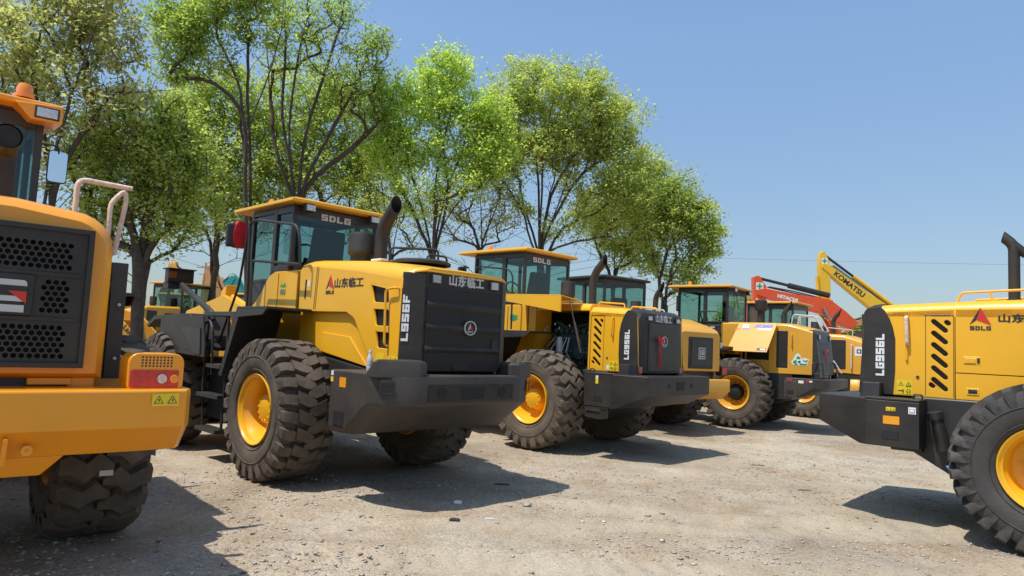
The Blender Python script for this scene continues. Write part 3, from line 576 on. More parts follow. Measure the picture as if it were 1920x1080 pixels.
# ------------------------------------------------------------------ 2: LG956L loader bodies (two of them)
def slot(cx, cz, l, w_, ang, n=4):
    P = []
    for e in (0, 1):
        for k in range(n+1):
            a = ang+(-math.pi/2 if e == 0 else math.pi/2)+math.pi*k/n
            ex, ez = (cx+math.cos(ang)*l/2, cz+math.sin(ang)*l/2) if e == 0 else (cx-math.cos(ang)*l/2, cz-math.sin(ang)*l/2)
            P.append((ex+math.cos(a)*w_/2, ez+math.sin(a)*w_/2))
    return P
def loader_B(loc, rz, label, opened, rub, style, N, ex=(2.96, -.24, None)):
    r = empty('wheel_loader', loc, rz, label, 'wheel loader', 'wheel loaders parked in a row')
    chassis(r, YEL)
    w0 = wheel(r, style, (0, 1.06, .81), rub=rub, N=N); put_wheels(r, w0, y=1.06)
    if not opened:
        for c in r.children:
            if c.name.startswith('wheel'): c.scale = (.985,)*3; c.location.z = .768; c.location.x += .085
    hw = .70
    for s in (1, -1):
        # rear side panel with slanted vents
        x0, x1 = -.735, -1.40
        out = [(x0, 1.33), (x0, 2.28), (-1.2, 2.26), (-1.52, 2.24), (-1.62, 2.20), (-1.64, 1.9), (-1.66, 1.33)]
        holes = []
        for k in range(6):
            zc = 2.10-k*.125; holes.append(slot(-.875, zc-.0, .145, .052, R(-42)if 1 else 0))
        holes.append(slot(-.80, 2.135, .02, .05, R(-42))); holes.append(slot(-.945, 1.46, .02, .05, R(-42)))
        if s > 0: holes = [[(p[0], p[1]) for p in h] for h in holes]
        hh = [h for h in holes if all(p[1] < 2.2 for p in h)]
        # slots lean the same way in the picture on either side
        if s > 0: hh = [[(-1.75-p[0], p[1]) for p in h] for h in hh]
        pn = flank('side_panel', [out]+hh, hw-.03, s, .03, YEL, r, .005)
        flank('vent_grille', [[(-.77, 1.38), (-.77, 2.18), (-.985, 2.18), (-.985, 1.38)]], hw-.05, s, .014, perf_side, pn)
        g = MB(); 
        for q in ((-1.005, 1.35, -1.005, 2.22), (-.745, 1.35, -.745, 2.22), (-1.005, 2.22, -.745, 2.22)): g.tube([(q[0], s*(hw+.0005), q[1]), (q[2], s*(hw+.0005), q[3])], .0035, 5)
        g.build('panel_gap', VBLK, r)
        # black rear corner wrapping the side
        cr = [(-1.32, 1.33), (-1.30, 1.60), (-1.30, 1.95), (-1.325, 2.08), (-1.36, 2.18), (-1.41, 2.27), (-1.46, 2.31), (-1.58, 2.285), (-1.615, 2.25), (-1.67, 1.33)]
        flank('corner_panel', [cr], hw, s, .008, GRY, r, .003)
        blocktext('lettering', 'LG956L', .080, .088, WHT, r, fbv(s, -1.452, 1.765, hw+.009), .003)
        rail(r, [(-1.185, s*hw, 2.19), (-1.185, s*(hw+.045), 2.19), (-1.175, s*(hw+.045), 1.90), (-1.175, s*hw, 1.88)], .020 if s < 0 else .012, WRAP if s < 0 else YEL, 'handrail', .04)
        if s < 0: rail(r, [(-1.185, s*(hw+.01), 1.92), (-1.185, s*(hw+.01), 1.72)], .014, YEL, 'handrail')
        warn_sticker(r, fb(s, -1.205, 1.42, hw+.0005), .15, .15)
        MB().lathe([(0, .016), (s*.008, .016), (s*.009, 0)], (-1.08, s*hw, 1.54), 'y', 12).build('panel_bolt', BLK, r)
        if s > 0: sticker(r, fb(s, -1.10, 1.39, hw+.0005), .05, .07, WHT, 'label_sticker')
        # tail lamp pedestals
        b = MB(); lo = [(-1.42, .88), (-1.60, .88), (-1.66, .70), (-1.66, .57), (-1.42, .57)]; b.loft([[(x, s*y, 1.27) for x, y in lo], [(x+(.01 if x < -1.5 else 0), s*(y-.02 if y > .8 else y), 1.455) for x, y in lo]])
        tl = b.build('tail_lamp', BLK, r, bev=.006); MB().box(-1.672, -1.655, s*.585, s*.685, 1.33, 1.43).build('lens', LRED, tl, bev=.004)
    if not opened:
        for s in (1, -1):
            flank('engine_door', [[(.55, 1.61), (.55, 2.30), (-.728, 2.28), (-.728, 1.61)]], hw-.03, s, .03, YEL, r, .005)
            flank('lower_panel', [[(.55, 1.45), (.55, 1.603), (-.728, 1.603), (-.728, 1.33), (-.40, 1.33), (-.2, 1.40), (.1, 1.45)]], hw-.035, s, .03, YEL, r, .004)
            l = MB(); l.box(-.66, -.50, s*(hw-.004), s*(hw+.003), 1.70, 1.785); q = l.build('door_latch', YEL, r, bev=.004); MB().box(-.645, -.545, s*(hw+.003), s*(hw+.010), 1.715, 1.77).build('latch_handle', YEL, q, bev=.004); MB().box(-.535, -.51, s*(hw+.003), s*(hw+.005), 1.715, 1.77).build('latch_recess', VBLK, q)
            l = MB(); l.box(-.63, -.52, s*(hw-.004), s*(hw+.002), 1.385, 1.455); q = l.build('lower_vent', YEL, r, bev=.004); MB().box(-.615, -.535, s*(hw+.002), s*(hw+.004), 1.40, 1.44).build('vent_grille', perf_side, q)
            sd_logo(r, s, -.505, 2.19, hw+.0005, 1.0)
            rail(r, [(-.735, s*.5, 2.38), (-.70, s*.5, 2.475), (.5, s*.5, 2.53), (.5, s*.5, 2.40)], .013, YEL, 'handrail', .05)
            b = MB(); b.tube([(-.42, s*.5, 2.40), (-.44, s*.5, 2.49)], .012, 6); b.box(-.5, -.36, s*.5-.03, s*.5+.03, 2.385, 2.40); b.build('rail_bracket', YEL, r)
        MB().box(-1.55, .5, -.62, .62, 1.3, 2.28).build('engine_block', DRK, r)
        hood_loft('hood', [(.55, .70, 2.2, 2.30, 2.43), (-.728, .70, 2.2, 2.275, 2.385), (-.735, .70, 2.2, 2.275, 2.382), (-1.2, .70, 2.2, 2.255, 2.36), (-1.45, .70, 2.2, 2.24, 2.345)], YEL, r)
    else:
        # opened left engine door lifted overhead, engine bay in view
        hood_loft('hood', [(.62, .70, 2.3, 2.33, 2.47), (-.70, .70, 2.3, 2.31, 2.43)], YEL, r)
        hood_loft('hood_tail', [(-.71, .70, 2.2, 2.275, 2.38), (-1.2, .70, 2.2, 2.255, 2.36), (-1.45, .70, 2.2, 2.24, 2.345)], YEL, r)
        flank('engine_door', [[(.55, 1.61), (.55, 2.30), (-.728, 2.28), (-.728, 1.61)]], hw-.03, -1, .03, YEL, r, .005)
        dx0, dx1 = .72, -.50
        b = MB(); b.add([(dx0, .62, 2.475), (dx1, .62, 2.44), (dx1, 1.22, 2.50), (dx0, 1.22, 2.53), (dx0, .62, 2.495), (dx1, .62, 2.46), (dx1, 1.22, 2.52), (dx0, 1.22, 2.55)], [(3, 2, 1, 0), (4, 5, 6, 7), (0, 1, 5, 4), (1, 2, 6, 5), (2, 3, 7, 6), (3, 0, 4, 7)])
        b.add([(dx0, 1.19, 2.53), (dx1, 1.19, 2.50), (dx1, 1.19, 2.24), (dx0, 1.19, 2.42), (dx0, 1.22, 2.53), (dx1, 1.22, 2.50), (dx1, 1.22, 2.24), (dx0, 1.22, 2.42)], [(0, 1, 2, 3), (7, 6, 5, 4), (0, 4, 5, 1), (1, 5, 6, 2), (2, 6, 7, 3), (3, 7, 4, 0)])
        d = b.build('engine_door', YEL, r, bev=.005); d['label'] = 'engine door lifted open'
        b = MB(); b.tube([(-.52, .66, 1.6), (-.50, 1.0, 2.48)], .012, 8); b.tube([(-.52, .66, 1.6), (-.51, .85, 2.1)], .02, 8); b.build('gas_strut', STL, r)
        b = MB(); b.box(.44, .60, .28, .72, 1.45, 2.36); b.build('bay_wall', YEL, r, bev=.006); MB().box(-.73, -.70, .2, .70, 1.33, 2.36).build('bay_wall', YEL, r, bev=.006)
        b = MB(); b.box(-1.55, .5, -.60, .10, 1.3, 2.28); b.box(-.68, .42, .1, .66, 1.0, 1.36); b.build('bay_back', DRK, r)
        b = MB(); b.box(-.55, .30, .12, .42, 1.36, 1.78); b.box(-.45, .2, .14, .36, 1.78, 2.05); b.box(-.6, -.3, .12, .55, 1.5, 1.7)
        for k in range(6): b.lathe([(0, .045), (.14, .045), (.14, 0)], (-.40+k*.12, .30, 1.96), 'y', 12)
        b.lathe([(0, .12), (.08, .12), (.08, 0)], (-.42, .5, 1.60), 'y', 18); b.tube([(-.5, .35, 2.1), (-.1, .45, 2.0), (.2, .40, 2.12)], .03, 8); b.tube([(.2, .45, 1.9), (0, .5, 1.6), (-.3, .5, 1.5)], .018, 6)
        b.build('engine', GEN, r, bev=.006)
        MB().lathe([(0, .052), (.03, .058), (.26, .058), (.29, .04), (.33, .04), (.33, 0)], (.02, .55, 1.52), 'z', 20).build('oil_filter', FILT, r, smooth=True)
        MB().lathe([(0, .05), (.16, .05), (.18, .03), (.2, .0)], (.27, .55, 1.44), 'z', 16).build('fuel_bowl', BLUE, r, smooth=True)
        b = MB(); rs = random.Random(4)
        for k in range(26):
            p = (rs.uniform(-.6, .4), rs.uniform(.45, .60), rs.uniform(1.4, 2.1)); b.box(p[0]-.012, p[0]+.012, p[1]-.012, p[1]+.012, p[2]-.02, p[2]+.02)
        for k in range(7):
            x = rs.uniform(-.5, .4); b.tube([(x, .5, 1.40), (x+rs.uniform(-.1, .1), .58, 1.6), (x+rs.uniform(-.2, .2), .48, 1.85)], .008, 5)
        b.build('engine_fittings', STL, r)
        q = sticker(r, ((-.30, 1.0, 1.31), Vector((-.8, 0, -.45)).normalized(), Vector((-.45, 0, .8)).normalized()), .16, .09, WHT, 'hanging_tag')
        for s in (1, -1): rail(r, [(-.74, s*.5, 2.37), (-.74, s*.5, 2.45), (-1.25, s*.5, 2.42), (-1.25, s*.5, 2.34)], .013, YEL, 'handrail', .05)
    MB().loft([[(x, y, z) for y, z in ((hw_, 1.33), (hw_, zt-.16), (hw_*.93, zt-.05), (hw_*.8, zt), (-hw_*.8, zt), (-hw_*.93, zt-.05), (-hw_, zt-.16), (-hw_, 1.33))] for x, hw_, zt in ((-1.44, .705, 2.352), (-1.55, .705, 2.335), (-1.635, .66, 2.30), (-1.68, .56, 2.27))]).build('rear_cowl', GRY, r, smooth=True, bev=.006)
    g = MB().box(-1.695, -1.67, -.46, .46, 1.36, 2.12).build('rear_grille', BLK, r, bev=.008)
    b = MB()
    for k in range(22): z = 1.40+k*.032; b.box(-1.703, -1.69, -.43, .43, z, z+.012)
    b.build('grille_bar', BLK, g)
    for y in (.44, -.44):
        b = MB(); b.box(-1.70, -1.66, y-.065, y+.065, 2.155, 2.235); l = b.build('work_lamp', BLK, r, bev=.006); MB().box(-1.704, -1.698, y-.052, y+.052, 2.165, 2.225).build('lens', LCLR, l)
    text('lettering', '山东临工', .125, VSIL, r, rb(-1.682, 0, 2.195), .004, .004, 1.05, 1.02)
    round_logo(r, -1.70, 0, 1.84, .085)
    # counterweight
    b = MB()
    for s in (1, -1):
        pass
    def ring(z, xr, hr, hw_, xs, x0=-1.02): return [(x0, hw_, z), (xs, hw_, z), (xr, hr, z), (xr, -hr, z), (xs, -hw_, z), (x0, -hw_, z)]
    b = MB(); b.loft([ring(.80, -1.56, 1.10, 1.135, -1.52, -1.3), ring(1.0, -2.02, .975, 1.145, -1.508, -1.3), ring(1.29, -2.02, .975, 1.145, -1.508, -1.3), ring(1.30, -2.01, .97, 1.135, -1.50, -1.3)])
    cw = b.build('counterweight', GRY, r, bev=.01)
    b = MB(); b.box(-1.3, -1.0, -.9, .9, .75, 1.28); b.build('weight_carrier', BLK, r, bev=.01)
    for s in (1, -1):
        b = MB(); y0, y1 = sorted((s*.80, s*1.151)); b.box(-1.497, -.98, y0, y1, .80, 1.28); b.box(-1.497, -.975, y0, y1+(.004 if s > 0 else 0), 1.285, 1.31)
        bx = b.build('battery_box', GRY, r, bev=.008)
        MB().box(-1.33, -1.17, s*1.1512, s*1.156, .88, .97).build('step_recess', DRK, bx, bev=.004)
        if s > 0: b = MB(); b.prism([(-1.0, .85), (-1.0, .62), (-1.28, .60), (-1.28, .80)], 1, .9, 1.14); b.box(-1.3, -1.02, 1.0, 1.16, .72, .74); b.build('step', GRY, bx, bev=.005)
        sticker(r, fb(s, -1.24, 1.08 if s < 0 else 1.20, 1.152), .155, .085, VORG, 'reflector_sticker') if s < 0 else sticker(r, fb(s, -1.22, 1.185, 1.152), .05, .08, VYEL, 'warning_sticker')
        if s < 0: warn_sticker(r, fb(s, -1.245, 1.195, 1.152), .09, .04, 3, 1); sticker(r, fb(s, -1.045, 1.195, 1.152), .07, .07, WHT, 'label_sticker'); inlay('label_drawing', *fb(s, -1.045, 1.195, 1.1545), [([(-.025, -.02), (.025, -.02), (.025, .02), (-.025, .02)], 0), ([(-.02, -.015), (.02, -.015), (.02, .015), (-.02, .015)], 1)], [VGREY, WHT], r)
        else: sticker(r, fb(s, -1.22, 1.245, 1.152), .045, .045, WHT, 'label_sticker')
        rail(r, [(-.98, s*1.0, 1.31), (-.98, s*1.0, 1.36), (-1.06, s*1.0, 1.36), (-1.06, s*1.0, 1.31)], .009, BLK, 'lifting_eye', .02)
    for y in (.36, -.36):
        MB().lathe([(0, .035), (-.004, .035), (-.005, 0)], (-2.021, y, 1.15), 'x', 16).build('tow_hole', DRK, cw)
    MB().box(-2.027, -2.02, -.12, .12, 1.08, 1.21).build('hitch_opening', DRK, cw, bev=.003)
    b = MB(); b.tube([(-.87, -.90, 1.14), (-.80, -.86, .80)], .06, 18); b.tube([(-.885, -.908, 1.19), (-.87, -.90, 1.12)], .072, 18); b.build('filler_neck', BLK, r, smooth=True)
    b = MB(); b.prism([(-1.1, 1.33), (.5, 1.33), (.6, .8), (.1, .50), (-.72, .52), (-1.18, .78)], 1, -.80, .72); b.build('fuel_tank', BLK, r, bev=.02)
    MB().add([(-.80, -.83, .62), (-.66, -.83, .63), (-.66, -.86, .66), (-.80, -.85, .65), (-.74, -.9, .60)], [(0, 1, 2, 3), (0, 4, 1), (1, 4, 2), (2, 4, 3), (3, 4, 0)]).build('cable_tie', BLUE, r)
    for s in (1, -1):
        rear_fender(r, s, .05, .75, 1.12, 1.92, .70, 1.32, BLK, 1.12)
        b = MB(); b.prism([(.95, 1.5), (1.1, 1.86), (2.05, 1.86), (2.05, 1.80), (1.2, 1.80), (1.02, 1.46)], 1, s*.70, s*1.18); b.build('platform', BLK, r, bev=.006)
        b = MB(); b.prism([(4.05, 1.72), (3.75, 1.86), (2.35, 1.90), (1.85, 1.45), (1.85, 1.40), (2.38, 1.84), (3.7, 1.80), (4.0, 1.68)], 1, s*.72, s*1.30); b.build('front_fender', GRY, r, bev=.008)
    cab(r, .80, 2.1, .66, 1.90, 2.46, 3.46, BLK, YEL, xm=1.28, ov=(.12, .36), lamps=False)
    for s in (1, -1):
        prof = [(.66, 1.90), (1.95, 1.90), (1.80, 1.98), (1.6, 2.14), (1.45, 2.30), (1.35, 2.36), (1.2, 2.40), (.66, 2.40)]
        MB().prism(prof, 1, s*.40, s*.70).build('cab_side_box', YEL, r, bev=.012)
        MB().box(1.12, 1.135, s*.7005, s*.7025, 1.92, 2.36).build('panel_gap', VBLK, r)
    MB().box(.62, .80, -.4, .4, 1.5, 2.4).build('rear_shelf', BLK, r, bev=.02)
    MB().box(.60, .95, -.69, .69, 1.40, 1.92).build('hydraulic_tank', YEL, r, bev=.02)
    inlay('eco_sticker', *fb(1, .98, 2.17, .7012), [([(-.09, -.04), (.0, -.07), (.09, -.03), (.09, .05), (.03, .03), (.0, .07), (-.05, .03), (-.09, .05)], 0), ([(-.06, -.02), (.0, -.03), (.0, .02), (-.06, .02)], 1)], [VGRN, VBLU], r)
    blocktext('lettering', 'SDLG', .13, .09, VSIL, r, ((.797, .20, 3.25), (0, -1, 0), (0, 0, 1)), .004)
    rail(r, [(1.75, .93, 1.9), (1.78, .95, 3.0), (1.70, .95, 3.10), (.95, .93, 3.02), (.85, .92, 2.9), (.85, .9, 1.95)], .016, BLK, 'handrail', .1)
    rail(r, [(2.2, .72, 3.12), (2.1, .95, 3.12)], .012, BLK, 'mirror_arm'); MB().box(2.05, 2.12, .9, 1.1, 2.72, 3.1).build('mirror', BLK, r, bev=.03)
    exhaust(r, -.28, .05, 2.4, ex[0], .068 if opened else .056, lean=ex[1], mitre=.08 if opened else .03, rise=ex[2])
    aircleaner(r, .22, .12, 2.4, 2.86, .13, .11)
    return r
# ------------------------------------------------------------------ 3: the close orange-yellow loader at the left edge
def hexes(y0, y1, z0, z1, p, rr):
    out = []; row = 0; z = z0+rr
    while z < z1-rr*.8:
        y = y0+rr+(p/2 if row % 2 else 0)
        while y < y1-rr*.8:
            out.append([(y+rr*math.sin(k*math.pi/3), z+rr*math.cos(k*math.pi/3)) for k in range(6)]); y += p
        z += p*.87; row += 1
    return out
def loader_L():
    r = empty('wheel_loader', (-4.23, 5.13, 0), R(131), 'orange yellow wheel loader close by with a black honeycomb rear grille and foam wrapped handrails', 'wheel loader', 'wheel loaders parked in a row')
    chassis(r, ORG)
    w0 = wheel(r, 'zig', (0, 1.08, .80), rub=RUB, N=22, rimm=ORG); put_wheels(r, w0, y=1.08)
    def ring(x, hw, zb, zt, rad):
        P = [(hw, zb)]
        for k in range(7):
            a = math.pi/2*k/6; P.append((hw-rad*1.1+rad*1.1*math.cos(a), zt-.035-rad+rad*math.sin(a)))
        P.append((hw*.35, zt-.004))
        return [(x, y, z) for y, z in P]+[(x, -y, z) for y, z in P[::-1]]
    MB().loft([ring(.4, .785, 1.40, 2.50, .22), ring(-.6, .79, 1.36, 2.46, .22), ring(-1.5, .79, 1.355, 2.42, .22), ring(-1.70, .788, 1.355, 2.40, .21), ring(-1.79, .772, 1.36, 2.375, .20), ring(-1.835, .73, 1.39, 2.33, .18)]).build('hood', ORG, r, smooth=True)
    def fr(y0, y1, z0, z1, rad): return rrect(y0, y1, z0, z1, rad, 5)
    g = plate('grille_frame', [[(-p[0], p[1]) for p in fr(-.645, .645, 1.45, 2.215, .045)]]+[[(-p[0], p[1]) for p in h] for h in hexes(-.55, .55, 1.985, 2.155, .037, .0157)+hexes(-.55, .555, 1.475, 1.665, .037, .0157)+hexes(-.55, -.40, 1.735, 1.935, .037, .0157)+hexes(.40, .56, 1.735, 1.935, .037, .0157)], .02, GRY, r, ((-1.885, 0, 0), (0, -1, 0), (0, 0, 1)), 0, smooth=False)
    MB().box(-1.85, -1.8, -.62, .62, 1.47, 2.19).build('radiator', DRK, g)
    b = MB()
    for (y0, y1, z0, z1) in ((-.65, .65, 2.205, 2.235), (-.65, .65, 1.425, 1.455), (.62, .65, 1.45, 2.21), (-.65, -.62, 1.45, 2.21)): b.box(-1.925, -1.84, y0, y1, z0, z1)
    for z in (1.70, 1.957): b.box(-1.915, -1.905, -.60, .60, z-.012, z+.012)
    b.build('grille_bar', GRY, g, bev=.007)
    MB().box(-1.925, -1.905, -.375, .375, 1.715, 1.945).build('emblem_plate', GRY, g, bev=.008)
    inlay('emblem', (-1.9255, -.235, 1.825), (0, -1, 0), (0, 0, 1), [([(-.17, -.095), (.10, -.095), (.10, -.055), (-.13, -.055), (-.13, .085), (-.17, .085)], 0), (rrect(-.10, .105, -.035, .085, .02), 0), (rrect(-.055, .106, -.005, .052, .008), 2), ([(.02, .022), (.106, .022), (.106, -.045)], 1)], [VSIL, VRED, GRY], g, .004)
    MB().box(-1.75, .3, -.70, .70, 1.28, 1.37).build('hood_base', BLK, r)
    b = MB(); b.box(-1.80, -1.66, -.62, -.40, 1.32, 1.36); b.box(-1.78, -1.70, -.74, -.60, 1.31, 1.37); b.build('hinge_bracket', ORG, r, bev=.006)
    # counterweight
    P = lambda x0, hy, z: [(-1.1, 1.235, z), (-2.0-x0, 1.235, z), (-2.08-x0, 1.19, z), (-2.10-x0, hy, z), (-2.10-x0, -hy, z), (-2.08-x0, -1.19, z), (-2.0-x0, -1.235, z), (-1.1, -1.235, z)]
    b = MB(); b.loft([P(-.16, .9, .93), P(-.02, .9, 1.075), P(0, .9, 1.09), P(0, .9, 1.30), P(-.01, .9, 1.312)]); cw = b.build('counterweight', ORG, r, bev=.008)
    b = MB(); b.loft([[(-1.2, y*1.0, .81), (-1.85, y, .81), (-1.85, -y, .81), (-1.2, -y, .81)] for y in (.50,)]+[[(-1.2, .60, .93), (-1.93, .60, .93), (-1.93, -.60, .93), (-1.2, -.60, .93)]]); b.build('lower_weight', ORG, cw, bev=.01)
    b = MB(); b.prism([(-2.12, 1.06), (-1.94, 1.06), (-1.94, .90), (-2.05, .90)], 1, -.31, -.285); b.prism([(-2.12, 1.06), (-1.94, 1.06), (-1.94, .90), (-2.05, .90)], 1, .285, .31); b.build('hitch_bracket', ORG, cw, bev=.008)
    MB().lathe([(0, .028), (-.03, .028), (-.032, .012), (-.045, .0)], (-2.03, -.40, .985), 'x', 12).build('hitch_pin', ORG, cw)
    warn_sticker(cw, rb(-2.1015, -1.065, 1.252), .15, .075, 2, 1)
    for s in (1, -1):
        y0, y1 = s*.87, s*1.185
        b = MB(); pr = rrect(min(y0, y1), max(y0, y1), 1.28, 1.525, .06, 5); b.prism(pr, 0, -2.0, -1.78); tl = b.build('tail_lamp', ORG, r, bev=.008)
        MB().box(-2.008, -1.99, min(y0, y1)+.03, max(y0, y1)-.012, 1.318, 1.425).build('lens', LRED, tl, bev=.006)
        b = MB(); b.lathe([(0, .028), (-.004, .026), (-.005, 0)], (-2.009, s*1.06, 1.37), 'x', 20); b.build('reversing_lens', LCLR, tl)
        b = MB(); b.lathe([(0, .026), (-.004, .024), (-.005, 0)], (-2.009, s*1.13, 1.37), 'x', 20); b.build('turn_lens', AMB, tl)
        b = MB()
        for i in range(9):
            for j in range(4): b.lathe([(0, .0065), (-.001, .0065), (-.0012, 0)], (-2.0, s*(.945+i*.0205), 1.448+j*.0175), 'x', 8)
        b.build('vent_hole', VBLK, tl)
        b = MB(); y0, y1 = sorted((s*.925, s*1.025)); b.box(-1.06, -1.0, y0+.0, y1, 1.30, 2.13); sc_ = b.build('side_screen', BLK, r, bev=.006)
        plate('screen_mesh', [[(a, z) for a, z in rrect(.77, .93, 1.34, 2.13, .01, 2)]]+hexes(.80, .925, 1.36, 2.12, .052, .023), .008, BLK, r, ((-1.03, 0, 0), (0, float(s), 0), (0, 0, 1)), 0, smooth=False)
        for z in (1.45, 1.83): MB().lathe([(0, .012), (-.01, .012), (-.012, 0)], (-1.061, s*.985, z), 'x', 8).build('screen_bolt', STL, sc_)
        rear_fender(r, s, -.35, .80, 1.2, 1.95, .70, 1.25, BLK, 1.2)
        b = MB(); b.prism([(4.05, 1.72), (3.75, 1.86), (2.35, 1.90), (1.85, 1.45), (1.85, 1.40), (2.38, 1.84), (3.7, 1.80), (4.0, 1.68)], 1, s*.72, s*1.30); b.build('front_fender', GRY, r, bev=.008)
        # foam wrapped rails
        rail(r, [(-.3, s*.775, 2.35), (-.3, s*.775, 2.815), (-.3, s*1.16, 2.805)], .021, WRAP, 'handrail', .07, 10)
        rail(r, [(-.33, s*1.01, 2.25), (-.33, s*1.01, 2.66), (-.33, s*1.10, 2.775), (-.33, s*1.12, 2.70), (-.31, s*1.07, 2.25)], .019, WRAP, 'handrail', .05, 10)
    cab(r, .42, 1.9, .60, 1.7, 2.45, 3.54, BLK, ORG, ov=(.16, .3), gl=GLS, lamps=False, beacon=False)
    for s in (1, -1):
        b = MB(); b.loft([[(.20, s*.36, 3.46), (.20, s*.48, 3.335), (.20, s*.70, 3.335), (.20, s*.70, 3.49)], [(.60, s*.36, 3.46), (.60, s*.48, 3.36), (.60, s*.70, 3.36), (.60, s*.70, 3.49)]]); h = b.build('roof_corner', ORG, r, bev=.012)
        MB().box(.192, .21, *sorted((s*.50, s*.675)), 3.355, 3.455).build('lamp_bezel', BLK, h, bev=.004); MB().box(.187, .195, *sorted((s*.515, s*.66)), 3.367, 3.443).build('lens', LCLR, h, bev=.002)
    b = MB(); b.lathe([(0, .075), (.03, .075), (.032, .06), (.085, .06), (.12, .045), (.135, 0)], (.42, -.44, 3.545), 'z', 20); b.build('beacon', AMB, r, smooth=True)
    rail(r, [(1.5, -.62, 3.42), (1.5, -.85, 3.43), (1.5, -.86, 3.35)], .01, BLK, 'mirror_arm', .04)
    b = MB(); b.prism(rrect(-.945, -.775, 3.06, 3.38, .03), 0, 1.5, 1.54); mr = b.build('mirror', BLK, r, bev=.006)
    b = MB(); b.prism(rrect(-.937, -.783, 3.068, 3.372, .028), 0, 1.494, 1.499); b.build('mirror_face', MIR, mr)
    b = MB(); b.tube(arc_path([(-.75, -.25, 2.4), (-.75, -.25, 2.86), (-1.0, -.25, 2.90)], .12, 6), .085, 20, caps=False); b.lathe([(0, .075), (.03, .05), (.04, 0)], (-.99, -.25, 2.897), 'x', 20, 1); b.build('exhaust_pipe', [MBK, DRK], r, smooth=True)
    MB().lathe([(0, .028), (.008, .028), (.009, 0)], (-1.1, -.42, 2.432), 'z', 12).build('hood_cap', BLK, r)
    tg = tag(MB().box(-.045, .045, -.004, .004, -.02, .02).build('tyre_tag', VSIL, None), 'small white tag stuck on the tyre of the orange loader at the left edge', 'tag')
    tg.matrix_world = r_world(r) @ Matrix.Translation((-.79, -1.06, .60)) @ Matrix.Rotation(R(90), 4, 'Z') @ Matrix.Rotation(R(-8), 4, 'X')
    return r

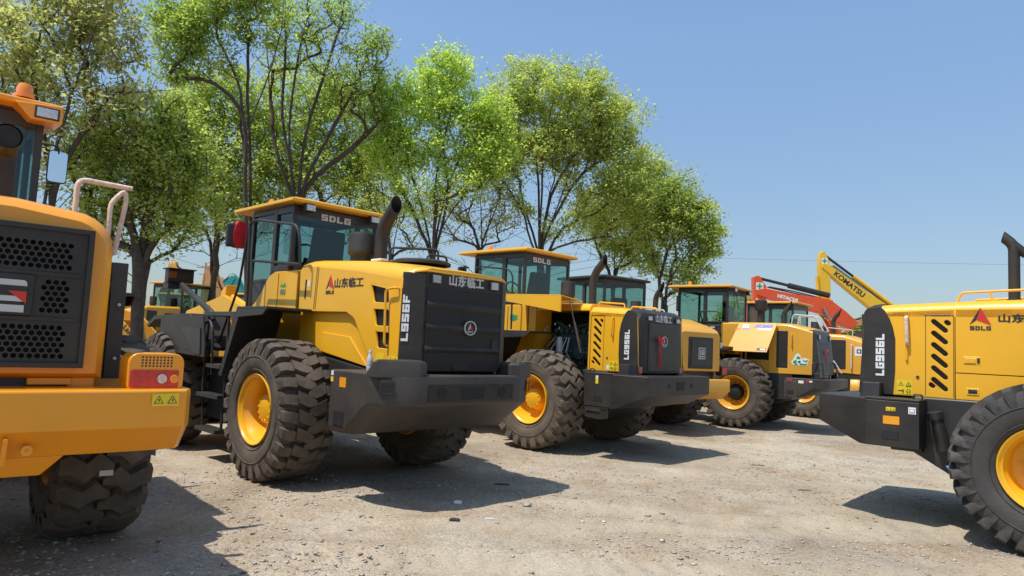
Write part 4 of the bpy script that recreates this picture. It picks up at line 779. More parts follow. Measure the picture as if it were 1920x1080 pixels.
# ------------------------------------------------------------------ loaders of other makes
def loader_G(loc, rz, label, body, cwm, kind, rub=RUB, group='wheel loaders parked in a row', style='rock', hubm=None, roofm=None, glassm=GLS):
    r = empty('wheel_loader', loc, rz, label, 'wheel loader', group)
    chassis(r, body)
    w0 = wheel(r, style, (0, 1.08, .81), rub=rub, N=24, rimm=body, hubm=hubm, ry=R(8)); put_wheels(r, w0, y=1.08)
    roofm = roofm or body
    if kind == 'xc':
        for s in (1, -1):
            flank('side_panel', [[(-.62, 1.30), (-.62, 2.44), (-1.06, 2.42), (-1.60, 2.27), (-1.60, 1.31)], rrect(-1.05, -.79, 1.43, 2.33, .02, 2)], .68, s, .03, body, r, .006)
            v = flank('vent_panel', [rrect(-1.045, -.795, 1.435, 2.325, .015, 2)], .690, s, .012, BLK, r)
            b = MB()
            for k in range(13): z = 1.47+k*.065; b.box(-1.03, -.81, *sorted((s*.7025, s*.710)), z, z+.025)
            b.build('louvre', GRY, v)
            rail(r, [(-1.14, s*.71, 2.22), (-1.14, s*.75, 2.22), (-1.15, s*.75, 1.94), (-1.15, s*.71, 1.93)], .013, body, 'handrail', .03)
            flank('sill_panel', [[(.30, 1.32), (.30, 1.60), (-.62, 1.60), (-.62, 1.30)]], .66, s, .03, body, r, .004)
            flank('front_panel', [[(.55, 1.70), (.55, 2.44), (.08, 2.45), (.08, 1.70)]], .68, s, .03, body, r, .006)
            MB().box(.1, .5, *sorted((s*.5, s*.9)), 1.70, 1.76).build('side_bracket', body, r, bev=.01)
            for x in (.05, -.05): MB().box(x-.015, x+.015, *sorted((s*.62, s*.66)), 1.58, 1.8).build('strut', body, r)
            # the engine door: left one propped open
            if s > 0:
                o_, u = Vector((-.37, .74, 2.46)), Vector((-1, 0, 0)); v_ = Vector((0, -.38, .70)).normalized()
                d = plate('engine_door', [[(-.45, 0), (.45, 0), (.33, -.79), (-.62, -.79)]], .03, body, r, (tuple(o_), tuple(u), tuple(v_)), .006)
                d['label'] = 'engine door propped open'
                n = u.cross(v_); q = o_+n*.0305
                inlay('emblem', q-u*.27-v_*.10, u, v_, [(rrect(-.07, .07, -.05, .05, .012), 1), ([(-.055, .038), (.055, .038), (0, -.045)], 0), ([(-.03, .024), (.03, .024), (0, -.022)], 1)], [VGREY, WHT], d, .002)
                inlay('label_sticker', q-u*.16-v_*.175, u, v_, [([(-.18, -.018), (.0, -.018), (.0, .018), (-.18, .018)], 0)], [VGREY], d, .002)
                text('lettering', 'XCMG', .115, VBLU, d, (tuple(q+u*.14-v_*.095), tuple(u), tuple(v_)), .003, .006, 1.25, 1.0, .25)
                text('lettering', 'LW500KV', .078, WHT, d, (tuple(q+u*.19-v_*.178), tuple(u), tuple(v_)), .003, .004, 1.0)
                inlay('label_sticker', q-u*.50-v_*.18, u, v_, [([(-.03+.05*k, -.02), (-.005+.05*k, -.02), (-.005+.05*k, .02), (-.03+.05*k, .02)], 0) for k in range(3)], [VRED], d, .002)
                inlay('plate_sticker', q+u*.20-v_*.72, u, v_, [([(-.11, -.035), (.11, -.035), (.11, .035), (-.11, .035)], 0), ([(-.03, -.022), (.09, -.022), (.09, .018), (-.03, .018)], 1)], [VBLK, WHT], d, .002)
            else: flank('engine_door', [[(.08, 1.60), (.08, 2.45), (-.62, 2.44), (-.62, 1.60)]], .68, s, .03, body, r, .006)
        MB().box(-1.5, .5, -.6, .6, 1.2, 2.38).build('engine_block', DRK, r)
        hood_loft('hood', [(.55, .708, 2.3, 2.43, 2.50), (-.62, .708, 2.3, 2.43, 2.50), (-1.06, .708, 2.3, 2.41, 2.49), (-1.60, .708, 2.2, 2.265, 2.37)], body, r)
        b = MB(); b.loft([[(-1.58, y, 1.31), (-1.77, y, 1.31), (-1.665, y, 2.24), (-1.60, y, 2.34), (-1.5, y, 2.34)] for y in (-.69, .69)]); g = b.build('rear_grille', BLK, r, bev=.01)
        b = MB(); sl = lambda z: -1.77+(z-1.31)*.113
        for k in range(16): z = 1.40+k*.045; b.box(sl(z)-.008, sl(z)+.01, -.5, .5, z, z+.015)
        b.build('grille_bar', GRY, g)
        for y in (.5, -.5): l = MB().box(-1.70, -1.63, y-.07, y+.07, 2.12, 2.25).build('work_lamp', BLK, r, bev=.006); MB().box(-1.705, -1.699, y-.05, y+.05, 2.14, 2.23).build('lens', LCLR, l)
        O = fb(1, -1.33, 1.63, .7105)
        def arr(pts, k=1.0, dx=0, dy=0): return [(p[0]*k+dx, p[1]*k+dy) for p in pts]
        tri = [(-.09, -.12), (.16, -.12), (.165, -.06), (.20, .03), (.10, .06), (.03, .03), (.02, .09), (-.04, .16), (-.10, .13), (-.15, .02), (-.20, -.04), (-.16, -.11)]
        inlay('recycling_sticker', *O, [(tri, 1), (arr([(-.09, .06), (-.02, .14), (.0, .09), (.04, .11), (.03, .03), (-.05, .03)], .8, -.02, .0), 0), (arr([(-.17, -.03), (-.10, .02), (-.07, -.04), (-.12, -.09), (-.17, -.08)], .9), 0), (arr([(-.12, -.075), (-.05, -.075), (-.05, -.105), (-.12, -.105)], 1), 0), (arr([(-.02, -.08), (.03, -.055), (.03, -.07), (.15, -.07), (.15, -.10), (.03, -.10), (.03, -.115)], 1), 0), (arr([(-.05, -.04), (-.02, -.005), (.02, -.02), (-.01, -.055)], 1), 2), (arr([(.06, .03), (.08, -.02), (.11, .0)], 1), 0), (arr([(.11, -.01), (.17, .025), (.15, -.015), (.12, -.03)], 1), 0)], [VGRN, WHT, VBLK], r)
        P = lambda xr, z, hw=1.25: [(-1.15, hw, z), (-1.75, hw, z), (xr+.06, 1.05, z), (xr, .85, z), (xr, -.85, z), (xr+.06, -1.05, z), (-1.75, -hw, z), (-1.15, -hw, z)]
        b = MB(); b.loft([[(x if x > -1.2 else max(x, -1.40), y, z) for x, y, z in P(-1.5, .80, 1.22)], P(-2.02, 1.02), P(-2.03, 1.215), P(-2.02, 1.225)]); cw = b.build('counterweight', cwm, r, bev=.012)
        for s in (1, -1):
            b = MB(); b.box(-1.42, -1.13, *sorted((s*.8, s*1.256)), .80, 1.16); bx = b.build('tool_box', cwm, r, bev=.01); MB().box(-1.35, -1.20, *sorted((s*1.257, s*1.261)), .87, .96).build('step_recess', DRK, bx)
        b = MB(); b.box(-1.15, .3, -.7, .7, .7, 1.3); b.build('fuel_tank', BLK, r, bev=.02)
        sticker(cw, fb(1, -1.26, 1.185, 1.2565), .11, .04, VRED, 'red_reflector'); sticker(cw, fb(1, -1.50, 1.155, 1.2515), .11, .06, WHT, 'label_sticker')
        inlay('striped_reflector', *fb(1, -1.72+.10, 1.175, 1.2515), [([(-.0, -.018), (.06, -.018), (.06, .018), (.0, .018)], 0), ([(.06, -.018), (.12, -.018), (.12, .018), (.06, .018)], 1)], [VRED, WHT], cw, .002)
        for s in (1, -1): rail(r, [(-1.62, s*.78, 1.22), (-1.62, s*.78, 1.58), (-1.80, s*.62, 1.58), (-1.84, s*.62, 1.22)], .014, BLK, 'handrail', .03); rail(r, [(-1.63, s*.78, 1.35), (-1.82, s*.62, 1.35)], .012, BLK, 'handrail'); l = MB().box(-1.80, -1.68, *sorted((s*.70, s*.85)), 1.22, 1.36).build('tail_lamp', BLK, r, bev=.006); MB().box(-1.806, -1.798, *sorted((s*.72, s*.83)), 1.25, 1.34).build('lens', LRED, l)
        for q in (.62, .1): rail(r, [(-1.10, q, 2.46), (-1.14, q, 2.69), (-1.62, q, 2.66), (-1.80, q, 2.33)], .017, VSIL, 'handrail', .06)
        rail(r, [(-1.30, .62, 2.46), (-1.30, .62, 2.68)], .014, VSIL, 'handrail')
        b = MB(); b.lathe([(0, .08), (.30, .08), (.31, .13), (.33, .14), (.56, .14), (.57, .12), (.58, 0)], (-.30, .35, 2.48), 'z', 20); b.build('air_cleaner', MBK, r, smooth=True)
        exhaust(r, -.75, 0, 2.45, 2.78, .06, lean=-.15)
        cab(r, .40, 1.72, .68, 1.78, 2.50, 3.43, GRY, roofm, xm=.95, ov=(.12, .26), gl=GLS)
        MB().box(.42, .98, .682, .70, 1.84, 2.42).build('lower_door', GRY, r, bev=.01); sticker(r, fb(1, .78, 2.36, .7005), .12, .07, VSIL, 'label_sticker')
        rail(r, [(1.08, .80, 2.1), (1.08, .80, 2.70), (1.03, .80, 2.74), (.62, .80, 2.74), (.56, .80, 2.70), (.56, .80, 2.0)], .014, BLK, 'handrail', .05)
        rail(r, [(1.08, .80, 2.38), (.56, .80, 2.38)], .014, BLK, 'handrail')
        rail(r, [(1.95, .70, 3.25), (1.6, .95, 3.22), (1.6, .95, 3.05)], .01, BLK, 'mirror_arm'); MB().box(1.56, 1.62, .86, 1.04, 2.72, 3.12).build('mirror', BLK, r, bev=.02)
        rail(r, [(.385, .20, 3.27), (.37, .02, 2.85)], .010, BLK, 'wiper', n=6)
    else:
        hx = -1.60
        def ring(x, hw, zb, zt, rad):
            P = [(hw, zb)]
            for k in range(6):
                a = math.pi/2*k/5; P.append((hw-rad+rad*math.cos(a), zt-rad*.7+rad*.7*math.sin(a)))
            return [(x, y, z) for y, z in P]+[(x, -y, z) for y, z in P[::-1]]
        MB().loft([ring(.5, .72, 1.32, 2.46, .14), ring(-.9, .72, 1.32, 2.42, .14), ring(-1.4, .72, 1.30, 2.28, .16), ring(-1.60, .70, 1.30, 2.20, .16), ring(-1.68, .64, 1.32, 2.12, .12)]).build('hood', body, r, smooth=True)
        g = MB().box(-1.70, -1.66, -.40, .40, 1.36, 2.02).build('rear_grille', GRY, r, bev=.02)
        MB().box(-1.712, -1.70, -.33, .33, 1.42, 1.96).build('grille_mesh', BLK, g, bev=.01)
        inlay('emblem', (-1.7125, -.0, 1.68), (0, -1, 0), (0, 0, 1), [(rrect(-.11, .11, -.12, .12, .012), 0), (rrect(-.09, .09, -.10, .10, .008), 1), ([(-.07, .08), (-.045, .08), (-.045, -.055), (.075, -.055), (.075, -.08), (-.07, -.08)], 0), ([(-.02, .075), (.07, .075), (.07, .05), (.005, .05), (.005, -.0), (.045, -.0), (.045, .015), (.02, .015), (.02, .035), (.07, .035), (.07, -.03), (-.02, -.03)], 0)], [VSIL, BLK], g, .003)
        for s in (1, -1):
            flank('vent_panel', [rrect(-.98, -.55, 1.42, 2.26, .03, 3)], .712, s, .012, BLK, r)
            flank('side_vent', [rrect(-.2, .25, 1.7, 2.2, .03, 3)], .712, s, .012, BLK, r)
            rail(r, [(-1.14, s*.72, 2.12), (-1.14, s*.77, 2.12), (-1.14, s*.77, 1.45), (-1.14, s*.72, 1.45)], .022, WRAP, 'handrail', .03)
            l = MB().box(-1.64, -1.54, *sorted((s*.70, s*.78)), 1.78, 1.98).build('work_lamp', BLK, r, bev=.01); MB().box(-1.646, -1.64, *sorted((s*.71, s*.77)), 1.82, 1.94).build('lens', LCLR, l)
            l = MB().box(-1.70, -1.55, *sorted((s*.70, s*.90)), 1.22, 1.42).build('tail_lamp', BLK, r, bev=.01); MB().box(-1.706, -1.70, *sorted((s*.72, s*.88)), 1.25, 1.40).build('lens', LRED, l)
            if kind == 'cat': inlay('plate_sticker', *fb(s, -1.33, 1.95, .722), [(rrect(-.11, .11, -.13, .13, .01), 0), (rrect(-.06, .06, -.06, .06, .01), 1), (rrect(-.03, .03, -.03, .03, .005), 0)], [WHT, VBLK], r)
        if kind == 'cat': rail(r, [(-.35, .78, 1.5), (-.45, .95, 1.75), (-.75, 1.05, 1.65), (-.95, 1.0, 1.3)], .018, WRAP, 'hose', .1); rail(r, [(-.30, .76, 1.45), (-.42, .9, 1.66), (-.70, .98, 1.56), (-.9, .95, 1.25)], .018, BLK, 'hose', .1)
        P = lambda xr, z, hw=.94: [(-1.15, hw, z), (-1.6, hw, z), (xr, .82, z), (xr, -.82, z), (-1.6, -hw, z), (-1.15, -hw, z)]
        MB().loft([P(-1.62, .72), P(-1.84, .90), P(-1.84, 1.13), P(-1.83, 1.15)]).build('counterweight', cwm, r, bev=.02)
        MB().box(-1.5, .3, -.7, .7, .8, 1.31).build('fuel_tank', BLK, r, bev=.02)
        cab(r, .52, 1.95, .70, 1.75, 2.45, 3.40, BLK, roofm, ov=(.06, .15) if roofm is BLK else (.14, .3), gl=glassm, beacon=roofm is not BLK, lamps=False)
        exhaust(r, -.45, .05, 2.42, 2.90, .06, lean=-.18); aircleaner(r, .05, .15, 2.40, 2.80, .12, .10)
        rail(r, [(-.4, .5, 2.42), (-.4, .5, 2.62), (-1.1, .5, 2.56), (-1.1, .5, 2.36)], .014, VSIL, 'handrail')
    for s in (1, -1):
        rear_fender(r, s, .1, .8, 1.15, 1.88, .70, 1.32, BLK, 1.15)
        b = MB(); b.prism([(.95, 1.5), (1.1, 1.84), (2.05, 1.84), (2.05, 1.78), (1.2, 1.78), (1.02, 1.46)], 1, s*.70, s*1.18); b.build('platform', BLK, r, bev=.006)
        b = MB(); b.prism([(4.05, 1.72), (3.75, 1.86), (2.35, 1.90), (1.85, 1.45), (1.85, 1.40), (2.38, 1.84), (3.7, 1.80), (4.0, 1.68)], 1, s*.72, s*1.30); b.build('front_fender', BLK, r, bev=.008)
    return r

# ------------------------------------------------------------------ excavators (local +X forward)
def beam(b, pts, y0, y1, mi=0): b.prism(pts, 1, y0, y1, mi)
def excavator(loc, rz, label, body, foot, knee, tip, st_top, st_bot, word=None, wordm=None, wsize=.5, group=None, tracks=True, name='excavator', wordpos=.52, bucketm=None, shear=0, cylm=None):
    r = empty(name, loc, rz, label, 'excavator', group)
    V2 = lambda p: Vector((p[0], 0, p[1]))
    f, k, t = V2(foot), V2(knee), V2(tip); a, c = V2(st_top), V2(st_bot)
    def nrm(p, q): d = (q-p).normalized(); return d, Vector((-d.z, 0, d.x))
    d1, n1 = nrm(f, k); d2, n2 = nrm(k, t); nm = (n1+n2).normalized(); sg = 1 if n2.z > 0 else -1
    up = [(f+n1*.20*sg), (f+(k-f)*.45+n1*.33*sg), (k+nm*.42*sg), (k+(t-k)*.5+n2*.25*sg), (t+n2*.19*sg-d2*.1), (t+d2*.2+n2*.05*sg)]
    dn = [(t+d2*.15-n2*.18*sg), (k+(t-k)*.5-n2*.26*sg), (k-nm*.28*sg), (f+(k-f)*.4-n1*.28*sg), (f-n1*.2*sg)]
    b = MB(); b.prism([(p.x, p.z) for p in up+dn], 1, -.22, .22); bo = b.build('boom', body, r, bev=.02)
    b = MB(); b.tube([k+nm*.44*sg-d1*.2+Vector((0, .1, 0)), k+(t-k)*.5+n2*.38*sg+Vector((0, .1, 0)), t+n2*.31*sg-d2*.3+Vector((0, .1, 0))], .03, 6); b.tube([k+nm*.44*sg-d1*.2+Vector((0, -.1, 0)), t+n2*.31*sg-d2*.3+Vector((0, -.1, 0))], .03, 6)
    b.build('hose', BLK, bo)
    ds, ns = nrm(a, c); q = (t-a).dot(ns); sgn = 1 if q > 0 else -1
    b = MB(); b.prism([(p.x, p.z) for p in (a-ns*.12*sgn, a+ns*.10*sgn-ds*.08, t+ns*.22*sgn-ds*.25, t+ns*.24*sgn+ds*.15, c+ns*.16*sgn, c-ns*.12*sgn, t-ns*.30*sgn+ds*.4, t-ns*.32*sgn)], 1, -.18, .18); stk = b.build('stick', body, r, bev=.02)
    inlay('cross_sticker', tuple(a+(t-a)*.62+Vector((0, -.182, 0))), (1, 0, 0), (0, 0, 1), [([(-.16, -.16), (.16, -.16), (.16, .16), (-.16, .16)], 0), ([(-.12, -.035), (.12, -.035), (.12, .035), (-.12, .035)], 1), ([(-.035, -.12), (.035, -.12), (.035, .12), (-.035, .12)], 1)], [WHT, VGRN], stk, .003)
    inlay('cross_sticker', tuple(a+(t-a)*.62+Vector((0, .182, 0))), (-1, 0, 0), (0, 0, 1), [([(-.16, -.16), (.16, -.16), (.16, .16), (-.16, .16)], 0), ([(-.12, -.035), (.12, -.035), (.12, .035), (-.12, .035)], 1), ([(-.035, -.12), (.035, -.12), (.035, .12), (-.035, .12)], 1)], [WHT, VGRN], stk, .003)
    s0, s1 = a, k+nm*.60*sg; m_ = s0+(s1-s0)*.45
    b = MB(); b.tube([s0, m_], .065, 10, 1); b.tube([m_, s1], .12, 12, 0); b.build('stick_cylinder', [cylm or body, BLK], r, smooth=True)
    for y in (.3, -.3):
        s0, s1 = f+Vector((.75, 0, -.35)), k-nm*.05+d2*.15; s0.y = s1.y = y; m_ = s0+(s1-s0)*.55
        b = MB(); b.tube([s0, m_], .11, 12, 0); b.tube([m_, s1], .06, 10, 1); b.build('boom_cylinder', [body, STL], r, smooth=True)
    b = MB(); b.tube([t+(c-t)*.15-ns*.40*sgn, c-ns*.30*sgn-ds*.5], .08, 10); b.build('bucket_cylinder', body, r, smooth=True)
    b = MB(); B0 = c
    pr = [(B0.x-.1, B0.z+.05), (B0.x+.35, B0.z-.05), (B0.x+.55, B0.z-.5), (B0.x+.3, B0.z-1.05), (B0.x-.35, B0.z-1.15), (B0.x-.75, B0.z-.85), (B0.x-.4, B0.z-.8), (B0.x-.1, B0.z-.75)]
    b.prism(pr, 1, -.5, .5)
    for y in (-.42, -.14, .14, .42): b.prism([(B0.x-.7, B0.z-.92), (B0.x-.95, B0.z-.68), (B0.x-.72, B0.z-.82)], 1, y-.05, y+.05)
    b.build('bucket', bucketm or GRY, r, bev=.02)
    # upper body, cab, undercarriage
    b = MB(); b.prism([(f.x+.3, 1.05), (f.x+.35, 1.55), (f.x-.4, 2.0), (f.x-3.4, 2.15), (f.x-3.7, 1.9), (f.x-3.7, 1.1)], 1, -1.3, 1.3); b.build('upper_body', body, r, bev=.05)
    b = MB(); b.prism([(f.x-3.2, 1.0), (f.x-3.25, 2.1), (f.x-3.7, 2.1), (f.x-3.95, 1.7), (f.x-3.9, 1.0)], 1, -1.35, 1.35); b.build('counterweight', body, r, bev=.08)
    cx = f.x-.35
    b = MB(); pr = [(cx-.95, 1.3), (cx-.95, 2.9), (cx-.7, 2.98), (cx+.45, 2.95), (cx+.85, 2.0), (cx+.85, 1.3)]
    b.prism([(x, z) for x, z in pr], 1, .42, 1.32); cb = b.build('cab', BLK, r, bev=.04)
    for y0, y1 in ((1.322, 1.33), (.41, .418)): MB().prism([(cx-.8, 2.1), (cx-.8, 2.8), (cx+.38, 2.8), (cx+.7, 2.05)], 1, y0, y1).build('side_window', GLD, cb)
    if tracks:
        for s in (1, -1):
            b = MB(); P = []
            for i in range(12): an = math.pi/2+math.pi*i/11; P.append((-1.5+.42*math.cos(an), .46+.42*math.sin(an)))
            for i in range(12): an = -math.pi/2+math.pi*i/11; P.append((1.5+.42*math.cos(an), .46+.42*math.sin(an)))
            b.prism([(f.x-1.6+p[0], p[1]) for p in P], 1, s*.85, s*1.4); tr = b.build('track', BLK, r, bev=.02)
            b = MB()
            for i in range(7): b.lathe([(s*1.35, .16), (s*1.42, .16), (s*1.43, .05)], (f.x-1.6-1.2+i*.4, 0, .22), 'y', 12)
            b.build('track_roller', STL, tr)
        MB().box(f.x-2.2, f.x-1.0, -.9, .9, .4, 1.05).build('turntable', BLK, r, bev=.05)
    if word:
        pm = k+(t-k)*wordpos; uu = d2 if d2.x > 0 else -d2
        for s in (-1, 1):
            u_ = uu if s < 0 else -uu; v_ = Vector((0, 0, 1)); v_ = (v_-u_*v_.dot(u_)).normalized()
            o_ = pm+Vector((0, s*.2215, 0))
            # outward normal is u x v
            if (u_.cross(v_)).y*s < 0: u_ = -u_
            text('lettering', word, wsize, wordm, bo, (tuple(o_), tuple(u_), tuple(v_)), .004, .012, 1.12, 1.02, shear)
    return r
# ------------------------------------------------------------------ ground
def vnoise(x, y, s, seed):
    xs, ys = x/s, y/s; xi, yi = np.floor(xs).astype(int), np.floor(ys).astype(int); xf, yf = xs-xi, ys-yi
    def h(a, b): v = np.sin(a*127.1+b*311.7+seed*74.7)*43758.5453; return v-np.floor(v)
    u, v = xf*xf*(3-2*xf), yf*yf*(3-2*yf)
    return (h(xi, yi)*(1-u)+h(xi+1, yi)*u)*(1-v)+(h(xi, yi+1)*(1-u)+h(xi+1, yi+1)*u)*v-.5
def gheight(x, y):
    z = .030*vnoise(x, y, 1.7, 1)+.016*vnoise(x, y, .55, 2)+.010*vnoise(x, y, .19, 3)+.006*vnoise(x, y, .08, 4)
    for yc, sl, x0, x1, am in ((5.55, .05, -2.1, 1.6, 1.0), (4.75, .03, -1.6, 5.0, .8), (7.6, -.18, .5, 7.0, .6), (9.3, .25, 0, 6.5, .5)):
        band = np.exp(-(np.abs(y-yc-sl*x)/.30)**4)*((x > x0) & (x < x1))
        z = z+am*band*(.013*np.sign(np.sin(x*2*math.pi/.21+2.5*np.abs(y-yc-sl*x)/.3+2*vnoise(x, y, .6, 8)))*(.6+vnoise(x, y, .5, 9))-.020)+am*.018*np.exp(-((np.abs(y-yc-sl*x)-.36)/.07)**2)*((x > x0) & (x < x1))
    return z*np.clip(1.5-np.hypot(x, y)/60, 0, 1)-.012
def lanes(x, y):
    m = np.zeros_like(x)
    for yc, sl, q, wd, x0, x1 in ((5.45, .05, .01, .32, -1.9, 30), (4.55, .02, .008, .26, -1.4, 30), (7.9, -.22, .02, .30, .2, 30), (9.9, -.16, .02, .30, 1.0, 30), (6.7, .10, .0, .22, -1.2, 9), (13.6, -.05, .0, .5, 2, 40)):
        d = y-yc-sl*x-q*x*x+.25*vnoise(x, y, 2.5, 21); m = np.maximum(m, np.exp(-(np.abs(d)/wd)**3)*np.clip((x-x0)/1.2, 0, 1)*np.clip((x1-x)/1.2, 0, 1))
    tread = .5+.5*np.sign(np.sin(x*2*math.pi/.24+1.5*np.sin(y*9))); return m*(.55+.45*tread*np.clip(vnoise(x, y, .7, 5)+.7, 0, 1))*np.clip(vnoise(x, y, 1.1, 23)+.85, .2, 1)
def axis_pts(core0, core1, st, far, grow=1.12):
    c = list(np.arange(core0, core1, st)); a, b = [], []; d = st; v = core0
    while v > -far: d *= grow; v -= d; a.append(v)
    d = st; v = c[-1]
    while v < far: d *= grow; v += d; b.append(v)
    return np.array(a[::-1]+c+b)
def ground():
    X = axis_pts(-6.5, 9, .045, 900); Y = axis_pts(3.0, 14.5, .05, 900); gx, gy = np.meshgrid(X, Y); gz = gheight(gx, gy)
    n, m_ = gx.shape; V = np.stack([gx, gy, gz], -1).reshape(-1, 3); i = np.arange((n-1)*(m_-1)); rr, cc = i//(m_-1), i % (m_-1); a = rr*m_+cc
    Fs = np.stack([a, a+1, a+m_+1, a+m_], -1)
    me = bpy.data.meshes.new('ground'); me.vertices.add(len(V)); me.vertices.foreach_set('co', V.astype(np.float32).ravel())
    me.loops.add(Fs.size); me.loops.foreach_set('vertex_index', Fs.astype(np.int32).ravel()); me.polygons.add(len(Fs)); me.polygons.foreach_set('loop_start', (np.arange(len(Fs))*4).astype(np.int32)); me.update(calc_edges=True)
    me.polygons.foreach_set('use_smooth', np.ones(len(Fs), bool))
    m, t, b = nodes('gravel_ground'); N, K = t.nodes, t.links; tc = N.new('ShaderNodeTexCoord')
    def noise(s, det=6, ro=.6, dist=0):
        q = N.new('ShaderNodeTexNoise'); q.inputs['Scale'].default_value = s; q.inputs['Detail'].default_value = det; q.inputs['Roughness'].default_value = ro; q.inputs['Distortion'].default_value = dist; K.new(tc.outputs['Object'], q.inputs['Vector']); return q.outputs[0]
    def ramp(i_, stops):
        q = N.new('ShaderNodeValToRGB'); e = q.color_ramp.elements
        while len(e) < len(stops): e.new(.5)
        for el, (p, c) in zip(e, stops): el.position = p; el.color = (*c, 1)
        K.new(i_, q.inputs[0]); return q.outputs[0]
    def mix(f, a_, b_, bt='MIX'):
        q = N.new('ShaderNodeMix'); q.data_type = 'RGBA'; q.blend_type = bt
        for sock, val in ((0, f), (6, a_), (7, b_)):
            if isinstance(val, (int, float)): q.inputs[sock].default_value = val
            elif isinstance(val, tuple): q.inputs[sock].default_value = (*val, 1)
            else: K.new(val, q.inputs[sock])
        return q.outputs[2]
    base = ramp(noise(.5, 6, .62, .5), [(.30, (.33, .295, .235)), (.42, (.47, .395, .285)), (.53, (.54, .46, .34)), (.62, (.44, .39, .31)), (.74, (.34, .315, .27))])
    pat = ramp(noise(1.9, 8, .65), [(.46, (0, 0, 0)), (.62, (1, 1, 1))]); c1 = mix(pat, base, mix(.55, base, (.38, .28, .18)))
    fine = ramp(noise(34, 6, .75), [(.36, (.62, .60, .58)), (.5, (1, 1, 1)), (.66, (1.22, 1.21, 1.18))]); c2 = mix(1.0, c1, fine, 'MULTIPLY')
    vo = N.new('ShaderNodeTexVoronoi'); vo.inputs['Scale'].default_value = 42; vo.inputs['Randomness'].default_value = 1; K.new(tc.outputs['Object'], vo.inputs['Vector'])
    sepc = N.new('ShaderNodeSeparateColor'); K.new(vo.outputs['Color'], sepc.inputs[0])
    peb = ramp(sepc.outputs[0], [(.0, (.23, .205, .155)), (.35, (.38, .34, .26)), (.6, (.46, .42, .33)), (.85, (.58, .54, .44)), (1, (.68, .65, .56))])
    msk = ramp(noise(1.1, 9, .7, .3), [(.46, (.03, .03, .03)), (.60, (.42, .42, .42))]); c3 = mix(msk, c2, peb)
    ta = N.new('ShaderNodeAttribute'); ta.attribute_name = 'track'; tm = N.new('ShaderNodeMath'); tm.operation = 'MULTIPLY'; K.new(ta.outputs['Fac'], tm.inputs[0]); tm.inputs[1].default_value = .8; c3 = mix(tm.outputs[0], c3, mix(.35, (.57, .50, .37), fine, 'MULTIPLY'))
    c3 = mix(1.0, c3, ramp(noise(.27, 7, .65, .8), [(.36, (.68, .62, .57)), (.5, (.87, .84, .83)), (.64, (.97, .955, .96))]), 'MULTIPLY')
    K.new(c3, b.inputs['Base Color']); b.inputs['Roughness'].default_value = .95; b.inputs['Specular IOR Level'].default_value = .15
    inv = N.new('ShaderNodeMath'); inv.operation = 'SUBTRACT'; inv.inputs[0].default_value = .6; K.new(vo.outputs['Distance'], inv.inputs[1])
    ad = N.new('ShaderNodeMath'); ad.operation = 'ADD'; K.new(inv.outputs[0], ad.inputs[0]); K.new(noise(70, 5, .7), ad.inputs[1])
    bp = N.new('ShaderNodeBump'); bp.inputs['Strength'].default_value = .75; bp.inputs['Distance'].default_value = .012; K.new(ad.outputs[0], bp.inputs['Height']); K.new(bp.outputs[0], b.inputs['Normal'])
    at = me.attributes.new('track', 'FLOAT', 'POINT'); at.data.foreach_set('value', lanes(gx, gy).astype(np.float32).ravel())
    o = link('ground', me, m, None); o['kind'] = 'structure'; return o
def island_mat(name, stops, rough=.8, trans=0, tcol=None):
    m, t, b = nodes(name); N, K = t.nodes, t.links; g = N.new('ShaderNodeNewGeometry'); q = N.new('ShaderNodeValToRGB'); e = q.color_ramp.elements
    while len(e) < len(stops): e.new(.5)
    for el, (p, c) in zip(e, stops): el.position = p; el.color = (*c, 1)
    out = q.outputs[0]
    tc = N.new('ShaderNodeTexCoord'); no = N.new('ShaderNodeTexNoise'); no.inputs['Scale'].default_value = .8; no.inputs['Detail'].default_value = 3; K.new(tc.outputs['Object'], no.inputs['Vector'])
    mm = N.new('ShaderNodeMath'); mm.operation = 'MULTIPLY_ADD'; K.new(g.outputs['Random Per Island'], mm.inputs[0]); mm.inputs[1].default_value = .6
    m2 = N.new('ShaderNodeMath'); m2.operation = 'MULTIPLY_ADD'; K.new(no.outputs[0], m2.inputs[0]); m2.inputs[1].default_value = 1.2; m2.inputs[2].default_value = -.4
    K.new(m2.outputs[0], mm.inputs[2]); K.new(mm.outputs[0], q.inputs[0])
    K.new(out, b.inputs['Base Color']); b.inputs['Roughness'].default_value = rough; b.inputs['Specular IOR Level'].default_value = .3
    if trans:
        tl = N.new('ShaderNodeBsdfTranslucent'); hs = N.new('ShaderNodeMix'); hs.data_type = 'RGBA'; hs.blend_type = 'MULTIPLY'; hs.inputs[0].default_value = 1; K.new(out, hs.inputs[6]); hs.inputs[7].default_value = (1.45, 1.6, .75, 1); K.new(hs.outputs[2], tl.inputs[0])
        mx = N.new('ShaderNodeMixShader'); mx.inputs[0].default_value = trans; K.new(b.outputs[0], mx.inputs[1]); K.new(tl.outputs[0], mx.inputs[2]); K.new(mx.outputs[0], N['Material Output'].inputs[0])
    return m
STONE = island_mat('gravel_stones', [(0, (.28, .24, .19)), (.35, (.40, .345, .28)), (.6, (.47, .42, .355)), (.85, (.56, .52, .45)), (1, (.68, .64, .58))], .9)
